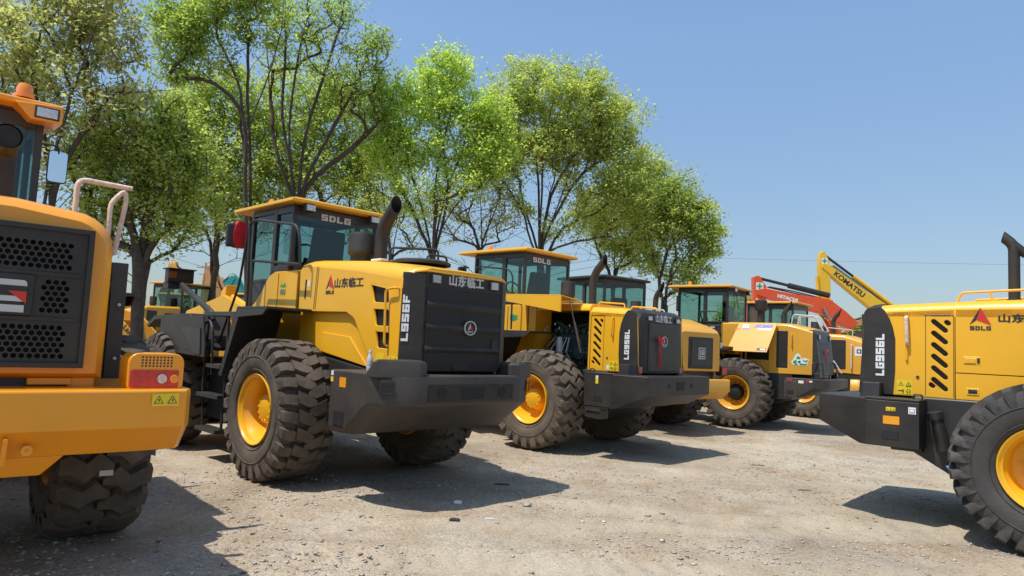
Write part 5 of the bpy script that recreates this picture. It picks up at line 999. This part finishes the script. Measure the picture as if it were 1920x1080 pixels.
def fast_mesh(name, V, Fs, m, par=None, smooth=False):
    me = bpy.data.meshes.new(name); k = Fs.shape[1]; me.vertices.add(len(V)); me.vertices.foreach_set('co', V.astype(np.float32).ravel())
    me.loops.add(Fs.size); me.loops.foreach_set('vertex_index', Fs.astype(np.int32).ravel()); me.polygons.add(len(Fs)); me.polygons.foreach_set('loop_start', (np.arange(len(Fs))*k).astype(np.int32)); me.update(calc_edges=True)
    if smooth: me.polygons.foreach_set('use_smooth', np.ones(len(Fs), bool))
    return link(name, me, m, par)
def gravel():
    n = 48000; y = 3.2+nr.random(n)**1.5*17; x = (nr.random(n)-.5)*2*(y*.78+.6); cl = vnoise(x, y, 1.3, 11)+vnoise(x, y, .4, 12)*.6
    keep = (cl > (-.12+.35*nr.random(n)-.2)) & (lanes(x, y) < nr.random(n)*.9); x, y = x[keep], y[keep]; n = len(x)
    s = .0045+.011*nr.random(n)**4*1.6; s[nr.random(n) < .002] *= 2.0; oc = np.array([(1, 0, 0), (0, 1, 0), (-1, 0, 0), (0, -1, 0), (0, 0, 1), (0, 0, -1)], float)
    V = oc[None]*(1+.5*(nr.random((n, 6, 3))-.5)); V = V*np.stack([s*(.8+nr.random(n)*.9), s*(.8+nr.random(n)*.6), s*(.25+.35*nr.random(n))], -1)[:, None]
    a = nr.random(n)*6.28; ca, sa = np.cos(a)[:, None], np.sin(a)[:, None]; V = np.stack([V[..., 0]*ca-V[..., 1]*sa, V[..., 0]*sa+V[..., 1]*ca, V[..., 2]], -1)
    V += np.stack([x, y, gheight(x, y)+s*.25], -1)[:, None]
    f = np.array([(0, 1, 4), (1, 2, 4), (2, 3, 4), (3, 0, 4), (1, 0, 5), (2, 1, 5), (3, 2, 5), (0, 3, 5)]); Fs = (f[None]+(np.arange(n)*6)[:, None, None]).reshape(-1, 3)
    o = fast_mesh('gravel', V.reshape(-1, 3), Fs, STONE); o['kind'] = 'stuff'
    tag(o, 'loose pale gravel and grit scattered over the dusty yard', 'gravel')
def litter():
    n = 1500; y = 4+nr.random(n)**1.3*14; x = (nr.random(n)-.5)*2*(y*.78+.6); cl = vnoise(x, y, 1.6, 31)+vnoise(x, y, .5, 32)*.7; k = cl > .12; x, y = x[k], y[k]; n = len(x)
    L = .015+.03*nr.random(n)**2; W_ = L*(.12+.4*nr.random(n)); a = nr.random(n)*6.28; c, s_ = np.cos(a), np.sin(a); V = []
    for u, v_, h in ((-1, 0, 0), (0, -1, .3), (1, 0, .05), (0, 1, .35)): V.append(np.stack([x+c*u*L-s_*v_*W_, y+s_*u*L+c*v_*W_, gheight(x, y)+.004+h*W_*(.4+nr.random(n))], -1))
    o = fast_mesh('leaf_litter', np.stack(V, 1).reshape(-1, 3), np.arange(n*4).reshape(-1, 4), island_mat('dry_litter', [(0, (.07, .045, .03)), (.4, (.16, .105, .065)), (.7, (.27, .19, .12)), (1, (.45, .38, .28))], .9)); o['kind'] = 'stuff'
    tag(o, 'dry brown leaf and bark bits strewn across the yard', 'leaf litter')
def gpt(u, v_, z=0):      # where the camera ray through a photo pixel meets the ground
    d = F_+RR*((u-960)/FPX)-UU*((v_-540)/FPX); s = (z-H_CAM)/d.z; return Vector((d.x*s, d.y*s, z))
def raydist(u, v_, D):
    d = F_+RR*((u-960)/FPX)-UU*((v_-540)/FPX); s = D/d.y; return Vector((d.x*s, D, H_CAM+d.z*s))

# ------------------------------------------------------------------ trees: skeleton grown towards tips spread through the crown, leaves at the tips
LEAF = {
 'green': island_mat('leaf_green', [(0, (.18, .23, .07)), (.35, (.30, .37, .11)), (.65, (.43, .50, .17)), (1, (.56, .60, .28))], .5, .56),
 'olive': island_mat('leaf_olive', [(0, (.27, .30, .10)), (.4, (.42, .46, .16)), (.7, (.55, .57, .22)), (1, (.66, .64, .34))], .5, .56),
 'lime': island_mat('leaf_lime', [(0, (.27, .35, .09)), (.35, (.43, .52, .14)), (.7, (.57, .65, .20)), (1, (.68, .72, .32))], .5, .56),
 'brown': island_mat('leaf_brownish', [(0, (.26, .22, .14)), (.35, (.41, .39, .20)), (.6, (.52, .52, .25)), (1, (.66, .63, .46))], .5, .5),
 'mid': island_mat('leaf_mid_green', [(0, (.22, .27, .08)), (.4, (.36, .42, .13)), (.7, (.50, .54, .19)), (1, (.62, .63, .30))], .5, .56)}
def tree(label, base, D, stems, blobs, leaf, ntips, lpt, leafs=.11, trunk_r=.14, spread=.42, seed=1, twigs=0, flat=.55, bare=.45, name='broadleaf_tree'):
    """base: pixel column of the foot; stems: pixel polylines of the main stems; blobs: (cx, cy, rx, ry, weight) crown masses, all taken at distance D"""
    g = np.random.default_rng(seed); ppm = FPX/D
    foot = raydist(base, 640, D); foot.z = 0; root = empty(name, foot, 0, label, 'tree', 'trees behind the parked machines')
    nodes_ = [(Vector((0, 0, -.05)), -1)]; 
    for st in stems:
        par = 0; prev = Vector((0, 0, 0)); off = g.uniform(-.3, .3)
        for i, (u, v_) in enumerate(st):
            if u is None: par = v_; prev = nodes_[par][0]; continue
            p = raydist(u, v_, D)-foot; p.y += off*(i+1)*.5
            k = max(2, int((p-prev).length/.5))
            for j in range(1, k+1):
                q = prev.lerp(p, j/k)+Vector(g.normal(0, .025, 3)); nodes_.append((q, par)); par = len(nodes_)-1
            prev = p
    W = np.array([b[4]*b[2]*b[3] for b in blobs], float); W /= W.sum(); tips = []
    for i in g.choice(len(blobs), ntips, p=W):
        cx, cy, rx, ry, _ = blobs[i]; d = g.normal(0, 1, 3); d /= np.linalg.norm(d); rad = g.random()**.42*(1+g.normal(0, .13))
        c = raydist(cx, cy, D)-foot; tips.append(Vector((c.x+d[0]*rad*rx/ppm, c.y+d[1]*rad*(rx+ry)*.5/ppm*flat*1.6, c.z+d[2]*rad*ry/ppm)))
    tips.sort(key=lambda p: (p-nodes_[min(len(nodes_)-1, 6)][0]).length)
    P = np.array([n[0][:] for n in nodes_]+[(0, 0, 0)]*(ntips*6)); cnt = len(nodes_); zmin = .8; ends = []
    for tp in tips:
        d = P[:cnt]-np.array(tp); dist = np.sqrt((d**2).sum(1)); low = d[:, 2]; pen = dist+np.where(low > -.15*dist, (low+.15*dist)*1.6, 0)+np.where(P[:cnt, 2] < zmin, 6, 0)
        j = int(np.argmin(pen)); a = Vector(P[j]); L = (tp-a).length; k = max(2, min(6, int(L/.35))); par = j; sag = Vector((0, 0, L*.10)); w0 = Vector(g.normal(0, .03, 3))*L
        for i in range(1, k+1):
            t = i/k; q = a.lerp(tp, t)-sag*math.sin(math.pi*t)*(.6)+w0*math.sin(math.pi*t)
            if cnt >= len(P): P = np.vstack([P, np.zeros((500, 3))])
            P[cnt] = q[:]; nodes_.append((q, par)); par = cnt; cnt += 1
        ends.append(par)
    nb = int(ntips*bare)
    for i in g.choice(len(blobs), nb, p=W):
        cx, cy, rx, ry, _ = blobs[i]; d = g.normal(0, 1, 3); d /= np.linalg.norm(d); c = raydist(cx, cy+ry*.6, D)-foot; tp = Vector((c.x+d[0]*rx/ppm*.95, c.y+d[1]*rx/ppm*.6, c.z+d[2]*ry/ppm*.9))
        if tp.z < 2: continue
        dd = P[:cnt]-np.array(tp); dist = np.sqrt((dd**2).sum(1)); j = int(np.argmin(dist+np.where(dd[:, 2] > -.2*dist, 5, 0))); a = Vector(P[j]); L = (tp-a).length; k = max(2, min(5, int(L/.4))); par = j; w0 = Vector(g.normal(0, .05, 3))*L
        for q_ in range(1, k+1):
            t = q_/k; q = a.lerp(tp, t)+w0*math.sin(math.pi*t)
            if cnt >= len(P): P = np.vstack([P, np.zeros((500, 3))])
            P[cnt] = q[:]; nodes_.append((q, par)); par = cnt; cnt += 1
    par_ = np.array([n_[1] for n_ in nodes_]); nch = np.bincount(par_[1:], minlength=cnt)[:cnt]
    for _ in range(3):
        cs = np.zeros((cnt, 3)); np.add.at(cs, par_[1:cnt], P[1:cnt]); mv = (nch > 0) & (np.arange(cnt) > 3)
        Q = P[:cnt].copy(); Q[mv] = .5*P[:cnt][mv]+.25*P[par_[:cnt]][mv]+.25*cs[mv]/nch[mv][:, None]; P[:cnt] = Q
    load = np.zeros(cnt)
    for e in ends: load[e] += 1
    for i in range(cnt-1, 0, -1): load[nodes_[i][1]] += load[i] if load[i] else .3
    rad = np.maximum(.007, trunk_r*.66*(load/load[0])**.46)
    A, B, ra, rb_ = [], [], [], []
    for i in range(1, cnt):
        p = nodes_[i][1]; A.append(P[p]); B.append(P[i]); ra.append(min(rad[p], rad[i]*1.35)); rb_.append(rad[i])
    A, B, ra, rb_ = map(np.array, (A, B, ra, rb_)); d = B-A; L = np.linalg.norm(d, axis=1, keepdims=True)+1e-9; d = d/L
    e1 = np.cross(d, np.where(np.abs(d[:, 2:3]) > .9, np.array([[1., 0, 0]]), np.array([[0, 0, 1.]]))); e1 /= np.linalg.norm(e1, axis=1, keepdims=True); e2 = np.cross(d, e1); k = 6; V = []
    for c_, r_ in ((A-d*L*.04, ra), (B+d*L*.04, rb_)):
        for j in range(k): an = 2*math.pi*j/k; V.append(c_+(e1*math.cos(an)+e2*math.sin(an))*r_[:, None])
    V = np.stack(V, 1); n = len(A); f = np.array([(j, (j+1) % k, k+(j+1) % k, k+j) for j in range(k)])
    fast_mesh('trunk', V.reshape(-1, 3), (f[None]+(np.arange(n)*2*k)[:, None, None]).reshape(-1, 4), BARK, root, True)
    # leaves
    E_ = P[np.array(ends)]; EP = P[par_[np.array(ends)]]; w_ = g.random(len(E_))*1.3+.35; w_ /= w_.mean(); cnts = (lpt*.88*w_).astype(int)+1
    if twigs: cnts[g.random(len(E_)) < twigs] = 2
    C = np.repeat(E_, cnts, 0); m_ = len(C); tt = g.random((m_, 1))*1.25-.15; C = C*tt+np.repeat(EP, cnts, 0)*(1-tt); sp = np.repeat(spread*.88*(.55+.8*g.random(len(E_))), cnts)[:, None]
    C = C+g.normal(0, 1, (m_, 3))*sp*np.array([.62, .62, .42]); ax = g.normal(0, 1, (m_, 3)); ax[:, 2] = ax[:, 2]*.6-.45; ax /= np.linalg.norm(ax, axis=1, keepdims=True)
    sd_ = np.cross(ax, g.normal(0, .55, (m_, 3))+np.array([0, -.25, 1.0])); sd_ /= np.linalg.norm(sd_, axis=1, keepdims=True)+1e-9; ln = leafs*1.08*(.6+.7*g.random((m_, 1))); wd = ln*.27
    nn = np.cross(ax, sd_)*wd*.35
    V = np.stack([C, C+ax*ln*.45+sd_*wd+nn, C+ax*ln, C+ax*ln*.45-sd_*wd+nn], 1).reshape(-1, 3)
    fast_mesh('crown', V, np.arange(m_*4).reshape(-1, 4), LEAF[leaf], root)
    return root
# ------------------------------------------------------------------ place everything
ground(); gravel(); litter()
A = loader_A()
loader_B((1.253, 12.486, 0), R(137.5), 'yellow wheel loader marked LG956L with its engine door lifted open', True, RUB2, 'zig', 24)
loader_B((5.742, 7.468, 0), R(-41.04), 'yellow wheel loader marked LG956L seen side on at the right edge', False, RUB3, 'rock', 28, (3.05, -.10, .10))
loader_L()
loader_G((6.1, 17.54, 0), R(142.5), 'golden wheel loader with blue XCMG lettering and a green recycling sticker', YEL2, GRY2, 'xc', rub=RUB, hubm=DRK)
loader_G((3.0, 16.0, 0), R(127), 'golden wheel loader with black cab roof and square badge on a small black rear door', YEL2, YEL2, 'lg', rub=RUB, roofm=BLK, glassm=GLD)
loader_G((9.402, 21.3, 0), R(139.5), 'golden wheel loader behind the XCMG one with black side vent and cream handrail', YEL2, YEL2, 'cat', rub=RUB, glassm=GLD)
# bottle on the counterweight of the L956F
b = MB(); b.lathe([(0, .028), (.005, .032), (.06, .033), (.065, .031), (.07, .033), (.12, .033), (.16, .024), (.185, .014), (.205, .014)], (0, 0, 0), 'z', 20)
bt = b.build('water_bottle', mat('bottle_plastic', (.55, .58, .56), .2), None, smooth=True); tag(bt, 'clear plastic water bottle standing on the grey counterweight of the L956F loader', 'bottle')
MB().lathe([(0, .0335), (.045, .0335)], (0, 0, .07), 'z', 20, caps=False).build('label_band', VSIL, bt, smooth=True); MB().lathe([(0, .016), (.022, .016), (.023, 0)], (0, 0, .20), 'z', 16).build('cap', WHT, bt, smooth=True)
bt.matrix_world = A.matrix_world @ Matrix.Translation((-1.72, 1.0, 1.336))
# ribbons on grilles
def ribbon(rw, x, y, z, L, label):
    V = []; n = 10
    for i in range(n):
        t = i/(n-1); V += [(x-.012-.01*math.sin(t*5), y+.03+.012*math.sin(t*7), z-L*t), (x-.02, y-.012+.01*math.sin(t*6), z-L*t)]
    b = MB(); b.add([Vector(p) for p in V]+[Vector(p)+Vector((-.006, 0, 0)) for p in V], [(2*i, 2*i+1, 2*i+3, 2*i+2) for i in range(n-1)]+[(2*n+2*i+2, 2*n+2*i+3, 2*n+2*i+1, 2*n+2*i) for i in range(n-1)]+[(2*i, 2*i+2, 2*n+2*i+2, 2*n+2*i) for i in range(n-1)]+[(2*i+3, 2*i+1, 2*n+2*i+1, 2*n+2*i+3) for i in range(n-1)])
    for s in (1, -1): b.loft([[(x-.015-.015*c, y+.01+s*(.02+.05*k), z+.0+.035*(1 if c else -1)*(k+.4)+.01) for c in (0, 1)]+[(x-.03-.015*c, y+.01+s*(.02+.05*k), z+.035*(1 if c else -1)*(k+.4)) for c in (1, 0)] for k in (0, .5, 1)])
    o = b.build('red_ribbon', CLOTH, None, smooth=True); tag(o, label, 'ribbon'); o.matrix_world = rw
LB = [o for o in bpy.data.objects if o.name.startswith('wheel_loader') and o.parent is None]
ribbon(r_world(LB[1]), -1.715, .155, 1.86, .42, 'red ribbon hanging from the round badge of the loader with the open engine door')
ribbon(r_world(LB[4]), -1.73, .05, 1.85, .30, 'red ribbon tied to the sloping grille of the XCMG loader')
# excavators
def exc_at(D, rz, pts, *a, **k):
    """pts in photo pixels at distance D: foot, knee, tip, stick top, stick bottom"""
    W = [raydist(u, v_, D) for u, v_ in pts]; ox = W[0].x; s = math.cos(rz)
    loc = (ox, D, 0); L = [((p.x-ox)/math.cos(rz), p.z) for p in W]
    return excavator(loc, rz, a[0], a[1], *L, **k)
exc_at(30, math.pi, [(1600, 612), (1545, 578), (1425, 548), (1416, 520), (1412, 640)], 'red orange excavator with folded boom behind the parked loaders', RED, word='HITACHI', wordm=WHT, wsize=.20, wordpos=.60, cylm=BLK)
exc_at(36, math.pi, [(1705, 625), (1660, 590), (1545, 500), (1540, 474), (1550, 612)], 'lemon yellow excavator with KOMATSU lettering along its raised boom', KOM, word='KOMATSU', wordm=VBLK, wsize=.36, wordpos=.62)
exc_at(45, R(180), [(408, 600), (405, 548), (397, 503), (395, 493), (384, 575)], 'ochre excavator with a steep dusty boom behind the left loaders', OCH, group='excavators far behind')
exc_at(48, R(180), [(350, 590), (345, 535), (326, 498), (324, 489), (318, 540)], 'yellow excavator with a short boom tip above the black lamp box', YEL2, group='excavators far behind')
exc_at(50, 0.0, [(405, 590), (420, 545), (437, 522), (436, 514), (458, 560)], 'teal excavator seen between the left loader cab and the tree', TEAL, group='excavators far behind', bucketm=TEAL)
exc_at(52, 0.0, [(372, 590), (395, 550), (412, 528), (414, 521), (432, 560)], 'sand coloured excavator beside the teal one', YEL2, group='excavators far behind')
exc_at(60, R(180), [(1640, 625), (1630, 600), (1600, 608), (1596, 602), (1580, 625)], 'small ochre excavator far off beside the red orange boom', OCH, group='excavators far behind')
# far machines behind the left loaders
G2 = 'wheel loaders far behind on the left'
g1 = loader_G((-13.0, 25.5, 0), R(70), 'dark cabbed golden loader standing behind the forked tree trunk', YEL2, YEL2, 'lg', group=G2, glassm=GLS)
for loc, rz, lb in (((-14.7, 20.3, 0), -6, 'golden loader whose lettered lift arm shows beside the forked tree trunk'), ((-12.2, 31, 0), 80, 'golden loader farther back under the ochre excavator'), ((-16.5, 34, 0), 100, 'golden loader at the far left behind the mirror')):
    c = copy_tree(g1); c.location = loc; c.rotation_euler = (0, 0, R(rz)); c['label'] = lb; c['group'] = G2
    if rz == -6: text('lettering', 'LiuGong', .21, VBLK, c, ((4.42, -.588, 1.42), tuple(Vector((.7, 0, -.68)).normalized()), tuple(Vector((.68, 0, .7)).normalized())), .003, .004)
# trees
tree('tall thin-leaved tree at the far left with brownish drooping leaves', 60, 15.5, [[(80, 420), (120, 260), (180, 120), (240, -30)], [(60, 400), (20, 250), (-30, 120)], [(100, 330), (60, 180), (70, 60), (110, -60)], [(110, 310), (210, 170), (330, 170)], [(90, 380), (200, 335), (255, 250), (290, 150)]],
     [(70, 60, 120, 100, 1), (170, 30, 95, 80, 1), (10, 130, 80, 110, 1), (160, 170, 90, 70, .8), (60, 240, 80, 70, .6), (230, 90, 40, 70, .7), (120, -60, 150, 60, .8), (230, 180, 60, 40, .35), (90, 300, 60, 60, .5)], 'brown', 420, 46, .115, .15, .30, 3)
tree('forked tree standing between the close orange loader and the L956F loader', 262, 17, [[(262, 560), (266, 480), (272, 400), (262, 330), (240, 250)], [(266, 485), (300, 440), (345, 415), (385, 370)], [(272, 400), (310, 330), (330, 270)], [(268, 470), (245, 400), (215, 330)]],
     [(260, 250, 105, 75, 1), (190, 300, 75, 60, 1), (330, 300, 90, 75, 1), (250, 350, 120, 60, 1), (350, 390, 65, 45, .9), (190, 400, 65, 55, .9), (290, 200, 70, 45, .8), (320, 440, 55, 32, .5), (200, 450, 50, 40, .35), (160, 240, 50, 60, .8)], 'mid', 560, 60, .105, .30, .34, 5)
tree('dense green tree left of the tall bare-topped ones', 400, 27, [[(400, 520), (405, 420), (400, 300), (420, 200)], [(402, 450), (350, 380), (330, 300)], [(402, 430), (450, 340), (470, 250)]],
     [(400, 220, 80, 80, 1), (340, 290, 75, 80, 1), (450, 300, 80, 90, 1), (400, 370, 110, 60, 1), (350, 180, 50, 50, .8), (480, 400, 70, 55, .8), (440, 160, 60, 50, .8), (330, 430, 60, 40, .3)], 'mid', 520, 62, .14, .20, .48, 7)
tree('very tall slender tree with a single straight stem behind the L956F cab', 468, 21, [[(468, 560), (466, 400), (462, 250), (452, 150), (458, 0), (460, -60)], [(455, 170), (420, 110), (390, 40), (380, -40)], [(462, 200), (400, 150), (340, 105), (300, 80)], [(462, 240), (500, 170), (530, 90), (545, -20)]],
     [(340, 60, 75, 60, 1), (400, 20, 90, 60, 1), (320, 130, 50, 40, .7), (460, -20, 90, 50, .7), (500, 50, 60, 50, .35), (400, 110, 60, 40, .4), (300, 30, 40, 40, .8)], 'green', 330, 50, .12, .13, .36, 9)
tree('multi-stemmed tall tree with bare twigs at its top above the L956F cab', 556, 23, [[(556, 560), (556, 370), (545, 280), (560, 150), (590, 30), (600, -60)], [(556, 380), (515, 300), (500, 200), (490, 60), (500, -40)], [(560, 370), (575, 250), (600, 180), (640, 60), (660, -20)], [(560, 360), (610, 270), (660, 180), (700, 90)], [(560, 350), (640, 290), (690, 250), (740, 190)], [(556, 360), (530, 220), (545, 80), (540, -30)]],
     [(700, 90, 42, 55, .9), (600, 60, 90, 90, .35), (660, 150, 70, 60, .6), (560, 20, 80, 60, .35), (680, 190, 60, 50, .6), (520, 100, 50, 80, .3), (630, 20, 60, 50, .25)], 'green', 420, 34, .12, .20, .34, 11, twigs=.45)
tree('dense dark green tree behind the multi-stemmed tree', 600, 28, [[(600, 560), (602, 400), (580, 280), (590, 190)], [(602, 430), (660, 340), (670, 250)], [(602, 440), (540, 350), (520, 260)]],
     [(560, 190, 90, 85, 1), (650, 210, 80, 95, 1), (520, 300, 80, 90, 1), (610, 320, 100, 70, 1), (680, 320, 60, 80, .9), (690, 410, 45, 60, .45), (500, 200, 60, 60, .8)], 'mid', 560, 60, .14, .20, .48, 13)
tree('bright lime green tree to the left of the widest crown', 815, 24, [[(815, 600), (808, 440), (770, 330), (750, 220), (790, 130)], [(812, 450), (815, 330), (850, 210), (845, 120)], [(812, 440), (870, 360), (900, 260)], [(810, 470), (845, 380), (830, 260), (820, 150)], [(812, 480), (780, 400), (735, 330), (725, 250)], [(812, 470), (835, 350), (880, 250)]],
     [(835, 130, 62, 46, 1), (790, 180, 70, 60, 1), (740, 250, 50, 60, .7), (870, 220, 75, 60, 1), (900, 290, 50, 50, .9), (800, 270, 70, 50, .7), (920, 210, 45, 60, .8), (720, 190, 40, 50, .7), (880, 330, 60, 40, .5), (740, 300, 60, 60, .7), (930, 290, 45, 70, .8), (800, 360, 80, 50, .35), (700, 240, 40, 60, .6)], 'lime', 700, 58, .12, .17, .36, 15)
tree('slim half bare tree with brown twigs between the two exhaust pipes', 900, 26, [[(900, 600), (902, 470), (900, 360), (890, 280)], [(902, 450), (940, 370), (950, 300)], [(902, 460), (870, 390), (850, 330)]],
     [(880, 370, 70, 90, 1), (940, 380, 50, 80, 1), (830, 400, 70, 60, .8)], 'brown', 340, 30, .10, .13, .30, 17, twigs=.55)
tree('half bare twiggy tree behind the exhaust of the L956F', 735, 27, [[(735, 600), (735, 470), (720, 360), (700, 280)], [(735, 450), (765, 370), (770, 300)]],
     [(730, 340, 60, 90, 1), (690, 420, 50, 60, .8), (770, 420, 40, 70, .7)], 'olive', 300, 30, .10, .13, .30, 19, twigs=.5)
tree('widest olive green dome shaped tree behind the loader with the open engine door', 1010, 26, [[(1010, 600), (1012, 450), (1010, 330), (1000, 200)], [(1012, 470), (1060, 350), (1100, 250), (1130, 200)], [(1010, 460), (975, 370), (965, 260), (960, 170)], [(1012, 450), (1040, 330), (1050, 220), (1060, 150)], [(1012, 490), (1060, 415), (1130, 400), (1180, 330)], [(1010, 440), (1020, 300), (1035, 180)], [(1012, 470), (1030, 360), (1090, 270), (1110, 190)], [(1010, 480), (985, 400), (930, 330), (925, 260)], [(1012, 460), (1075, 340), (1140, 290)]],
     [(1050, 172, 115, 64, 1.1), (960, 185, 62, 72, 1), (1130, 225, 76, 76, 1.1), (1000, 265, 85, 60, 1), (1165, 300, 58, 72, 1), (1080, 270, 90, 60, 1), (950, 300, 45, 65, .6), (1110, 345, 80, 45, .5), (980, 390, 55, 40, .35), (1180, 370, 55, 45, .9), (1060, 420, 70, 40, .35), (920, 260, 50, 70, .7), (1190, 430, 50, 40, .45)], 'olive', 980, 66, .12, .20, .36, 21)
tree('mid green tree sloping down from the dome shaped crown', 1150, 29, [[(1150, 620), (1150, 500), (1160, 400), (1180, 320)], [(1150, 510), (1200, 440), (1220, 380)], [(1150, 520), (1110, 440), (1100, 380)]],
     [(1200, 340, 48, 70, 1), (1160, 410, 65, 50, .8), (1225, 400, 48, 60, 1), (1110, 400, 55, 50, .5), (1180, 470, 70, 34, .5), (1225, 330, 40, 40, .7)], 'olive', 480, 56, .13, .15, .36, 23)
tree('lowest rounded green tree at the right end of the tree row', 1250, 27, [[(1250, 620), (1235, 520), (1260, 430), (1280, 380)], [(1240, 540), (1290, 470), (1320, 430)], [(1238, 530), (1210, 440), (1220, 390)]],
     [(1262, 372, 52, 48, 1), (1305, 415, 44, 48, 1), (1240, 420, 55, 50, .9), (1305, 480, 44, 40, .6), (1225, 490, 55, 36, .35), (1335, 440, 24, 36, .7), (1290, 520, 40, 30, .3)], 'mid', 440, 56, .125, .16, .34, 25)
tree('small dark tree low behind the cab of the XCMG loader', 1392, 42, [[(1392, 620), (1392, 580)]], [(1390, 575, 34, 26, 1), (1370, 595, 34, 22, 1)], 'green', 90, 60, .20, .12, .45, 27)
tree('small distant green tree left of the right-hand loader', 1602, 70, [[(1602, 640), (1602, 618)]], [(1604, 612, 22, 11, 1), (1585, 618, 18, 9, 1)], 'green', 60, 60, .3, .12, .5, 29)
for i, (u, cy, rx, D, lf) in enumerate(((335, 585, 40, 60, 'green'), (440, 575, 40, 58, 'mid'), (520, 590, 50, 62, 'green'), (960, 560, 60, 55, 'green'), (700, 560, 50, 55, 'mid'), (1130, 580, 50, 60, 'green'), (840, 565, 55, 60, 'mid'), (180, 570, 60, 60, 'green'), (60, 570, 60, 60, 'mid'))):
    tree(['low round bush-like tree on the horizon left of the L956F cab', 'low tree on the horizon behind the lift arms of the L956F', 'low tree behind the L956F cab door', 'low tree behind the loader with the open engine door', 'low tree behind the hood of the L956F', 'low tree behind the black roofed cab', 'low tree glimpsed between the two exhaust pipes', 'low tree hidden low behind the orange loader', 'low tree at the extreme left horizon'][i], u, D, [[(u, 615), (u, 590)]], [(u, cy+8, rx, 24, 1)], lf, 90, 60, .26, .14, .6, 40+i)
# bushes are done; power line
def pole(u, v_top, D, label):
    p = raydist(u, v_top, D); b = MB(); b.tube([(0, 0, -.3), (0, 0, p.z)], [.16, .11], 8); b.box(-1.1, 1.1, -.06, .06, p.z-.75, p.z-.63); b.box(-.8, .8, -.06, .06, p.z-1.6, p.z-1.5)
    for x in (-1, -.4, .4, 1): b.lathe([(0, .06), (.2, .04), (.21, 0)], (x, 0, p.z-.63), 'z', 8)
    o = b.build('utility_pole', WOODP, None); o.location = (p.x, D, 0); tag(o, label, 'utility pole', 'utility poles along the power line'); return o
pole(386, 492, 90, 'concrete utility pole seen between the lamp box and the ochre boom')
pole(2150, 470, 75, 'concrete utility pole beyond the right side of the yard')
def wire(name, p, q, sag, label, r_=.018):
    P = [Vector(p).lerp(Vector(q), t/24)-Vector((0, 0, sag*4*(t/24)*(1-t/24))) for t in range(25)]
    tag(MB().tube(P, r_, 5).build(name, WIRE, None), label, 'power line', 'power lines')
W = lambda u, v_, D: tuple(raydist(u, v_, D))
wire('power_line', W(900, 470, 70), W(2150, 500, 75), .2, 'upper dark wire crossing the pale sky above the excavators', .010)
wire('power_line', W(1000, 540, 90), W(2150, 640, 95), .3, 'lower dark wire near the horizon right of the excavators', .012)
# far low building behind the right trees
b = MB(); b.prism([(0, 0), (0, 3.2), (6, 4.2), (12, 3.2), (12, 0)], 1, 0, 8); bl = b.build('far_shed', mat('shed_wall', (.22, .22, .23), .8), None); p = raydist(1625, 640, 95); bl.location = (p.x-2, 95, 0); tag(bl, 'low grey shed on the horizon beside the right-hand loader', 'shed')
MB().box(1.5, 3.2, -.03, -.005, 1.0, 2.2).build('window', WHT, bl)
# debris on the ground
def debris(name, u, v_, pts, h, m, label, rot=0):
    p = gpt(u, v_); b = MB(); n = len(pts); b.loft([[(x, y, z) for x, y in pts] for z in (0, h*.6)]+[[(x*.7, y*.7, h) for x, y in pts]]); o = b.build(name, m, None); o.location = (p.x, p.y, -.01); o.rotation_euler = (0, 0, rot); tag(o, label, name.split('_')[-1])
debris('dark_stone', 852, 974, [(-.05, -.015), (.045, -.02), (.055, .015), (-.04, .025)], .022, GRY, 'dark flat stone lying in the middle foreground')
debris('pale_stone', 918, 972, [(-.05, -.02), (.05, -.015), (.04, .02), (-.045, .02)], .015, VSIL, 'pale greenish flat stone right of the dark stone')
debris('white_stone', 858, 942, [(-.04, -.02), (.03, -.03), (.045, .015), (-.02, .03)], .03, WHT, 'small white stone at the edge of the L956F shadow')
debris('brown_stick', 1510, 919, [(-.10, -.012), (.10, -.01), (.09, .012), (-.1, .01)], .015, BARK, 'thin brown stick on bare gravel in the right foreground')
debris('bark_strip', 1420, 872, [(-.12, -.01), (.10, -.02), (.12, .0), (-.08, .015)], .015, BARK, 'brown bark strip lying beyond the thin stick')
debris('wood_chip', 940, 908, [(-.10, -.02), (.03, -.03), (.10, .01), (-.02, .03)], .02, BARK, 'wood chip inside the shadow of the L956F loader')
